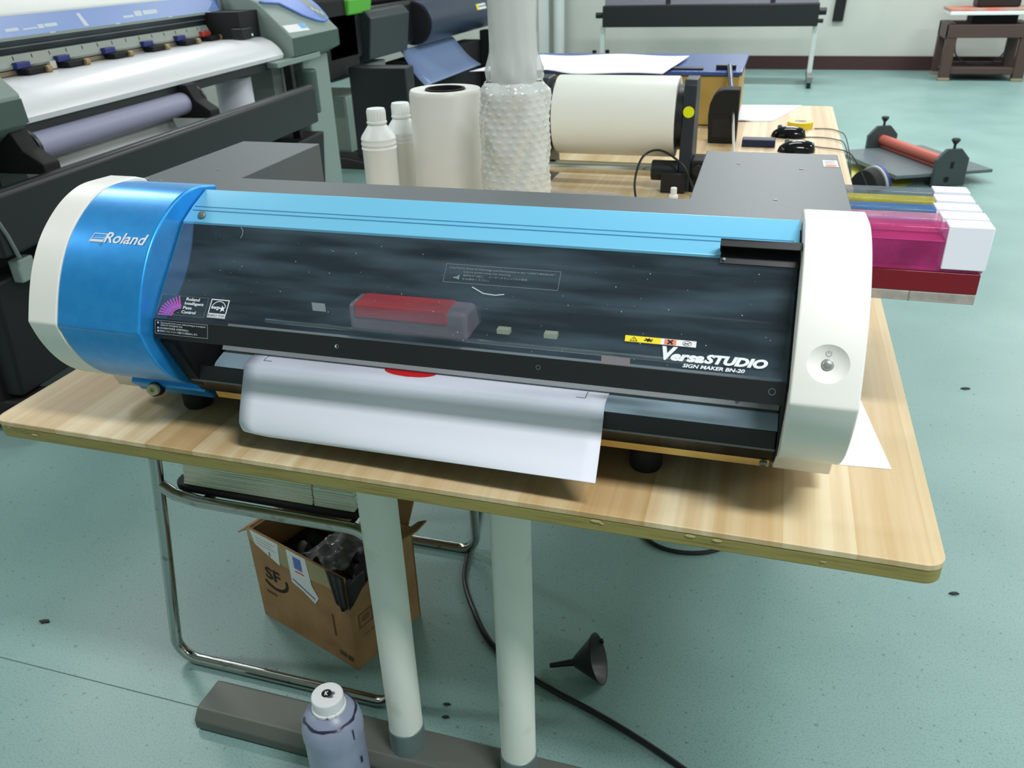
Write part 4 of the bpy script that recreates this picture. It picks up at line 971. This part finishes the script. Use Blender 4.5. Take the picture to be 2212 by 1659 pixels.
prof('roll_shelf', [(.0, .57), (.0, .6), (-.3, .6), (-.3, .57)], 1.25, 1.75, M['black'])
MB().box(1.80, 1.90, .10, .25, .5, .86).build('grey_post', M['greymet'], Lp)
MB().box(1.905, 1.955, .06, .1, .50, .86).build('white_post', M['white2'], Lp)
prof('right_leg', [(-.02, .0), (-.02, .868), (-.4, .868), (-.4, .0)], 2.0, 2.32, gg, bevel=.01)
MB().cyl((1.97, -.01, .60), (1.97, -.01, .82), .05, 24).build('waste_bottle', dg_, Lp, bevel=.01)
MB().box(1.70, 1.73, -.06, -.02, .40, .87).build('side_rod', M['blackm'], Lp)
prof('left_leg', [(.0, .12), (.0, .86), (-.45, .86), (-.45, .12)], -.42, -.16, M['blackm'], bevel=.01)
prof('lower_tray', [(.06, .14), (.1, .52), (-.5, .52), (-.5, .14)], -.40, 1.9, mat('lower_tray_black', rgb(20, 20, 22), .6), bevel=.01)
for s in (-.42, 1.95):
    prof('stand_foot', [(.14, .06), (.1, .13), (-.6, .13), (-.66, .06)], s, s+.12, M['blackm'], bevel=.008)
    for t_ in (.06, -.55):
        MB().cyl((s+.04, -t_, .03), (s+.08, -t_, .03), .03, 18).build('caster', M['black'], Lp)
MB().box(-.335, -.27, -.135, -.1, .50, .57).build('grey_bracket', mat('pale_bracket', rgb(132, 146, 142), .5), Lp, bevel=.006)
MB().tube([(-.40, -.165, .75), (-.37, -.168, .66), (-.355, -.17, .59)], .006, 8).build('thin_rod', M['greymet'], Lp)
MB().prism([(-.27, .50), (-.22, .475), (-.23, .45), (-.29, .485)], 'y', -.125, -.122).build('paper_tab', M['paper'], Lp)

# ------------------------------------------------------------------ black printer beyond
B2 = thing('wide_format_printer', 'large black printer with a dark roller behind the white bottles', 'printer', (-2.1, 5.9, 0))
# local y along the machine, x toward the front
def bb(name, x0, x1, y0, y1, z0, z1, m, bv=.01): return MB().box(x0, x1, y0, y1, z0, z1).build(name, m, B2, bevel=bv)
bb('main_body', -.5, .32, -1.5, 1.75, .70, 1.02, M['black'], .03)
bb('top_hood', -.5, .25, -1.5, 1.75, 1.02, 1.35, M['blackm'], .03)
MB().prism([(.25, 1.02), (.36, .995), (.40, .95), (.36, .68), (.25, .66)], 'y', -.98, -.30).build('front_panel', mat('charcoal_panel', rgb(48, 56, 58), .5), B2, bevel=.01)
bb('end_block', -.45, .32, -1.62, -1.05, .60, 1.1, M['blackm'], .02)
cy = MB().cyl((.32, -.06, .85), (.32, 1.75, .85), .165, 40).build('front_roller', mat('blue_black_roller', rgb(44, 54, 74), .35), B2, bevel=.006)
MB().cyl((.32, -.075, .85), (.32, -.061, .85), .15, 40).build('roller_end', M['blackm'], cy)
stk = flat([rect(1.05, 0, 1.32, .05)], lambda u, v: (.32+.1665*math.cos(.35+v*6-.2), u, .85+.1665*math.sin(.35+v*6-.2)), 'paper_sticker', M['labelw'], cy)
flat([rect(1.05, .002, 1.11, .048)], lambda u, v: (.32+.168*math.cos(.35+v*6-.2), u, .85+.168*math.sin(.35+v*6-.2)), 'sticker_colour', M['yellow'], stk)
MB().prism([(-.03, 0), (.04, 0), (.06, .10), (-.06, .10)], 'y', -1.2, -.85, Matrix.Translation((.30, 0, .985))).build('green_latch', mat('green_plastic', rgb(92, 178, 60), .45), B2, bevel=.012)
bb('stand_body', .2, .38, -.4, 1.4, .12, .60, M['blackm'], .01)
for y in (-1.3, 1.45):
    bb('stand_leg', .38, .80, y-.07, y+.07, .08, .68, M['black'])
    MB().prism([(-.15, .0), (.52, .0), (.52, .04), (.3, .08), (.0, .08), (-.15, .03)], 'y', y-.1, y+.1).build('stand_foot', mat('brown_black_foot', rgb(34, 30, 29), .5), B2, bevel=.01)
bb('grey_tray', .1, .3, -.95, -.6, .60, .645, M['greymet'], .006)
bb('wire_bracket', .0, .3, -1.45, -1.15, .59, .597, M['greymet'], 0)
hs_ = MB(); rows = []
for i in range(15):
    u = -.1+1.1*i/14; rows.append([(-1.78+.30*u, 5.56-.27*u+(1.17+.14*u)*j/8, .672-.217*max(u, 0)-.03*math.sin(PI*max(u, 0))) for j in range(9)])
tag(hs_.loft(rows).build('film_sheet', mat('blue_grey_film', rgb(112, 132, 168), .3), solid=.002), 'blue grey film sheet sloping out of the black printer', 'film')
gb = thing('storage_cabinet', 'low grey green cabinet on the floor between the two big printers', 'cabinet', (-2.26, 4.88, 0))
MB().box(-.31, .32, -.02, .42, .03, .435).build('cabinet_body', gg, gb, bevel=.01)
MB().box(-.3, .31, -.028, -.0205, .05, .42).build('cabinet_door', mat('pale_cabinet_door', rgb(140, 152, 146), .5), gb, bevel=.003)
MB().box(-.3, .3, .0, .4, 0, .03).build('plinth', M['blackm'], gb)

# ------------------------------------------------------------------ plotter at the far wall
fp_ = thing('floor_plotter', 'black plotter on white legs in front of the far wall', 'plotter', (.28, 8.9, 0))
MB().box(-1.10, 1.115, -.12, .12, .578, .79).build('beam', mat('plotter_black', rgb(22, 26, 28), .5), fp_, bevel=.008)
MB().prism([(-.10, .79), (-.06, 1.0), (.16, 1.0), (.16, .79)], 'x', -1.08, 1.10).build('upper_cover', mat('plotter_grey', rgb(112, 112, 122), .5), fp_, bevel=.006)
flat([rect(x, .80, x+.05, .99) for x in (-.43, .63)], lambda u, v: (u, -.1005+(v-.79)*.19-.003, v), 'cover_gaps', M['blackm'], fp_)
for x in (-1.115, 1.10):
    MB().prism([(-.02, .0), (.02, .0), (.02, .53), (-.02, .53)], 'x', x-.024, x+.024, Matrix.Translation((0, .0, .055))).build('stand_leg', mat('leg_white', rgb(206, 214, 208), .5), fp_, bevel=.003)
    ft_ = MB().box(x-.03, x+.03, -.32, .32, .055, .12).build('stand_foot', M['greymet'], fp_, bevel=.01)
    for y in (-.26, .26):
        MB().cyl((x-.02, y, .03), (x+.02, y, .03), .03, 18).build('caster', M['black'], fp_)
for x, z, r in ((1.16, .71, .035), (1.14, .62, .02), (-1.15, .69, .03)):
    MB().cyl((x-.045, -.0, z), (x+.03, -.0, z), r, 20).build('end_knob', M['black'], fp_, bevel=.004)
tag(MB().prism([(-.06, 0), (.055, 0), (.075, .5), (-.04, .5)], 'y', -.03, .0).build('wall_bracket', M['blackm'], bevel=.004), 'black strip hanging on the far wall right of the plotter', 'strip')
bpy.data.objects['wall_bracket'].location = (1.655, 10.13, .525)

# ------------------------------------------------------------------ brown stand and heat press at the far right
bs_ = thing('steel_stand', 'dark brown steel stand at the far right against the wall', 'stand', (3.09, 9.59, 0))
bm_ = mat('dark_brown_steel', rgb(74, 56, 52), .5)
for sx in (-1, 1):
    for sy in (-1, 1):
        MB().box(sx*.345-.05, sx*.345+.05, sy*.26-.045, sy*.26+.045, .012, .54).build('leg', bm_, bs_, bevel=.006)
        MB().box(sx*.345-.055, sx*.345+.055, sy*.26-.05, sy*.26+.05, 0, .03).build('leg_shoe', mat('worn_shoe', rgb(140, 128, 104), .7), bs_, bevel=.006)
for sy in (-1, 1):
    MB().box(-.395, .395, sy*.26-.05, sy*.26+.05, .42, .545).build('apron', bm_, bs_, bevel=.006)
    MB().box(-.36, .36, sy*.26-.03, sy*.26+.03, .07, .13).build('stretcher', bm_, bs_, bevel=.004)
for sx in (-1, 1):
    MB().box(sx*.345-.05, sx*.345+.05, -.30, .30, .40, .545).build('side_apron', bm_, bs_, bevel=.006)
MB().box(-.34, .34, -.24, .24, .075, .09).build('shelf', mat('dusty_shelf', rgb(92, 88, 82), .7), bs_)
cable('stand_cable', 'black cable drooping under the brown stand', [(2.82, 9.5, .40), (2.84, 9.48, .25), (2.95, 9.46, .165), (3.08, 9.45, .15), (3.2, 9.46, .17), (3.30, 9.48, .26), (3.32, 9.5, .41)], .008)
hp_ = thing('heat_press', 'heat press with a red topped board standing on the brown stand', 'heat press', (3.14, 9.52, .5455))
MB().box(-.22, .2, -.12, .2, 0, .09).build('press_base', M['blackm'], hp_, bevel=.01)
MB().box(-.46, .44, -.27, .18, .09, .125).build('press_board', M['labelw'], hp_, bevel=.005)
MB().box(-.465, .445, -.255, .185, .126, .15).build('red_pad', mat('red_pad', rgb(196, 112, 96), .6, noise=(4, 2, rgb(170, 150, 136), .45, .6)), hp_, bevel=.004)
MB().box(-.2, .2, -.1, .16, .1505, .42).build('press_head', mat('press_black', rgb(30, 22, 22), .5), hp_, bevel=.02)
# small things by the far wall
for lb, x, y, c_, h in (('small purple bottle with a black cap on the floor by the far wall', -.95, 9.8, rgb(90, 76, 108), .2), ('small purple jar left of the capped bottle by the far wall', -1.12, 9.85, rgb(98, 82, 112), .19)):
    t = thing('ink_bottle', lb, 'bottle', (x, y, 0))
    MB().lathe([(.045, 0), (.05, .005), (.05, h*.7), (.035, h*.85), (.02, h*.9), (.02, h)], 24).build('bottle_body', mat('purple_bottle', c_, .4), t)
    MB().lathe([(.026, h-.01), (.026, h+.045), (1e-5, h+.05)], 20).build('bottle_cap', M['blackm'], t)

# ------------------------------------------------------------------ camera
sc_ = bpy.context.scene
cd = bpy.data.cameras.new('camera'); co = bpy.data.objects.new('camera', cd); C.objects.link(co); sc_.camera = co
pitch, yaw, roll = 0.486011, -0.307017, -0.031715
FPX, CX, CY, CZ = 1768.204, 1.05064, -0.77163, 1.33786
F = Vector((math.sin(yaw)*math.cos(pitch), math.cos(yaw)*math.cos(pitch), -math.sin(pitch)))
R0 = Vector((math.cos(yaw), -math.sin(yaw), 0)); U0 = R0.cross(F)
R1 = R0*math.cos(roll)+U0*math.sin(roll); U1 = -R0*math.sin(roll)+U0*math.cos(roll)
mw = Matrix((R1, U1, -F)).transposed().to_4x4(); mw.translation = (CX, CY, CZ)
co.matrix_world = mw
cd.sensor_width = 36; cd.sensor_fit = 'HORIZONTAL'; cd.lens = FPX/2212*36; cd.clip_start = .02; cd.clip_end = 60
cd.dof.use_dof = True; cd.dof.focus_distance = 1.12; cd.dof.aperture_fstop = 11

# ------------------------------------------------------------------ light: ceiling tubes
def tube_light(x, y, w, h, p, rz=0):
    l = bpy.data.lights.new('ceiling_lamp', 'AREA'); l.shape = 'RECTANGLE'; l.size = w; l.size_y = h; l.energy = p; l.color = (.985, .99, 1.0)
    o = bpy.data.objects.new('ceiling_lamp', l); C.objects.link(o); o.location = (x, y, 3.24); o.rotation_euler = (0, 0, rz)
tube_light(2.1, -.8, 1.2, .28, 112)
tube_light(-3.3, -.4, 1.2, .28, 88)
for x, y, p in ((4.6, -1.2, 26), (-2.6, 2.2, 56), (.9, 2.8, 38), (4.2, 2.2, 60), (-2.6, 5.2, 62), (1.2, 5.4, 92), (4.2, 5.4, 98), (-2.4, 8.3, 56), (1.2, 8.3, 98), (4.2, 8.3, 98)):
    tube_light(x, y, 1.2, .25, p)
wd = bpy.data.worlds.new('world'); sc_.world = wd; wd.use_nodes = True
wd.node_tree.nodes['Background'].inputs[0].default_value = (.75, .8, .8, 1); wd.node_tree.nodes['Background'].inputs[1].default_value = .1
vs_ = sc_.view_settings; vs_.view_transform = 'Standard'; vs_.look = 'None'; vs_.gamma = 1; vs_.use_curve_mapping = False; vs_.exposure = -0.34
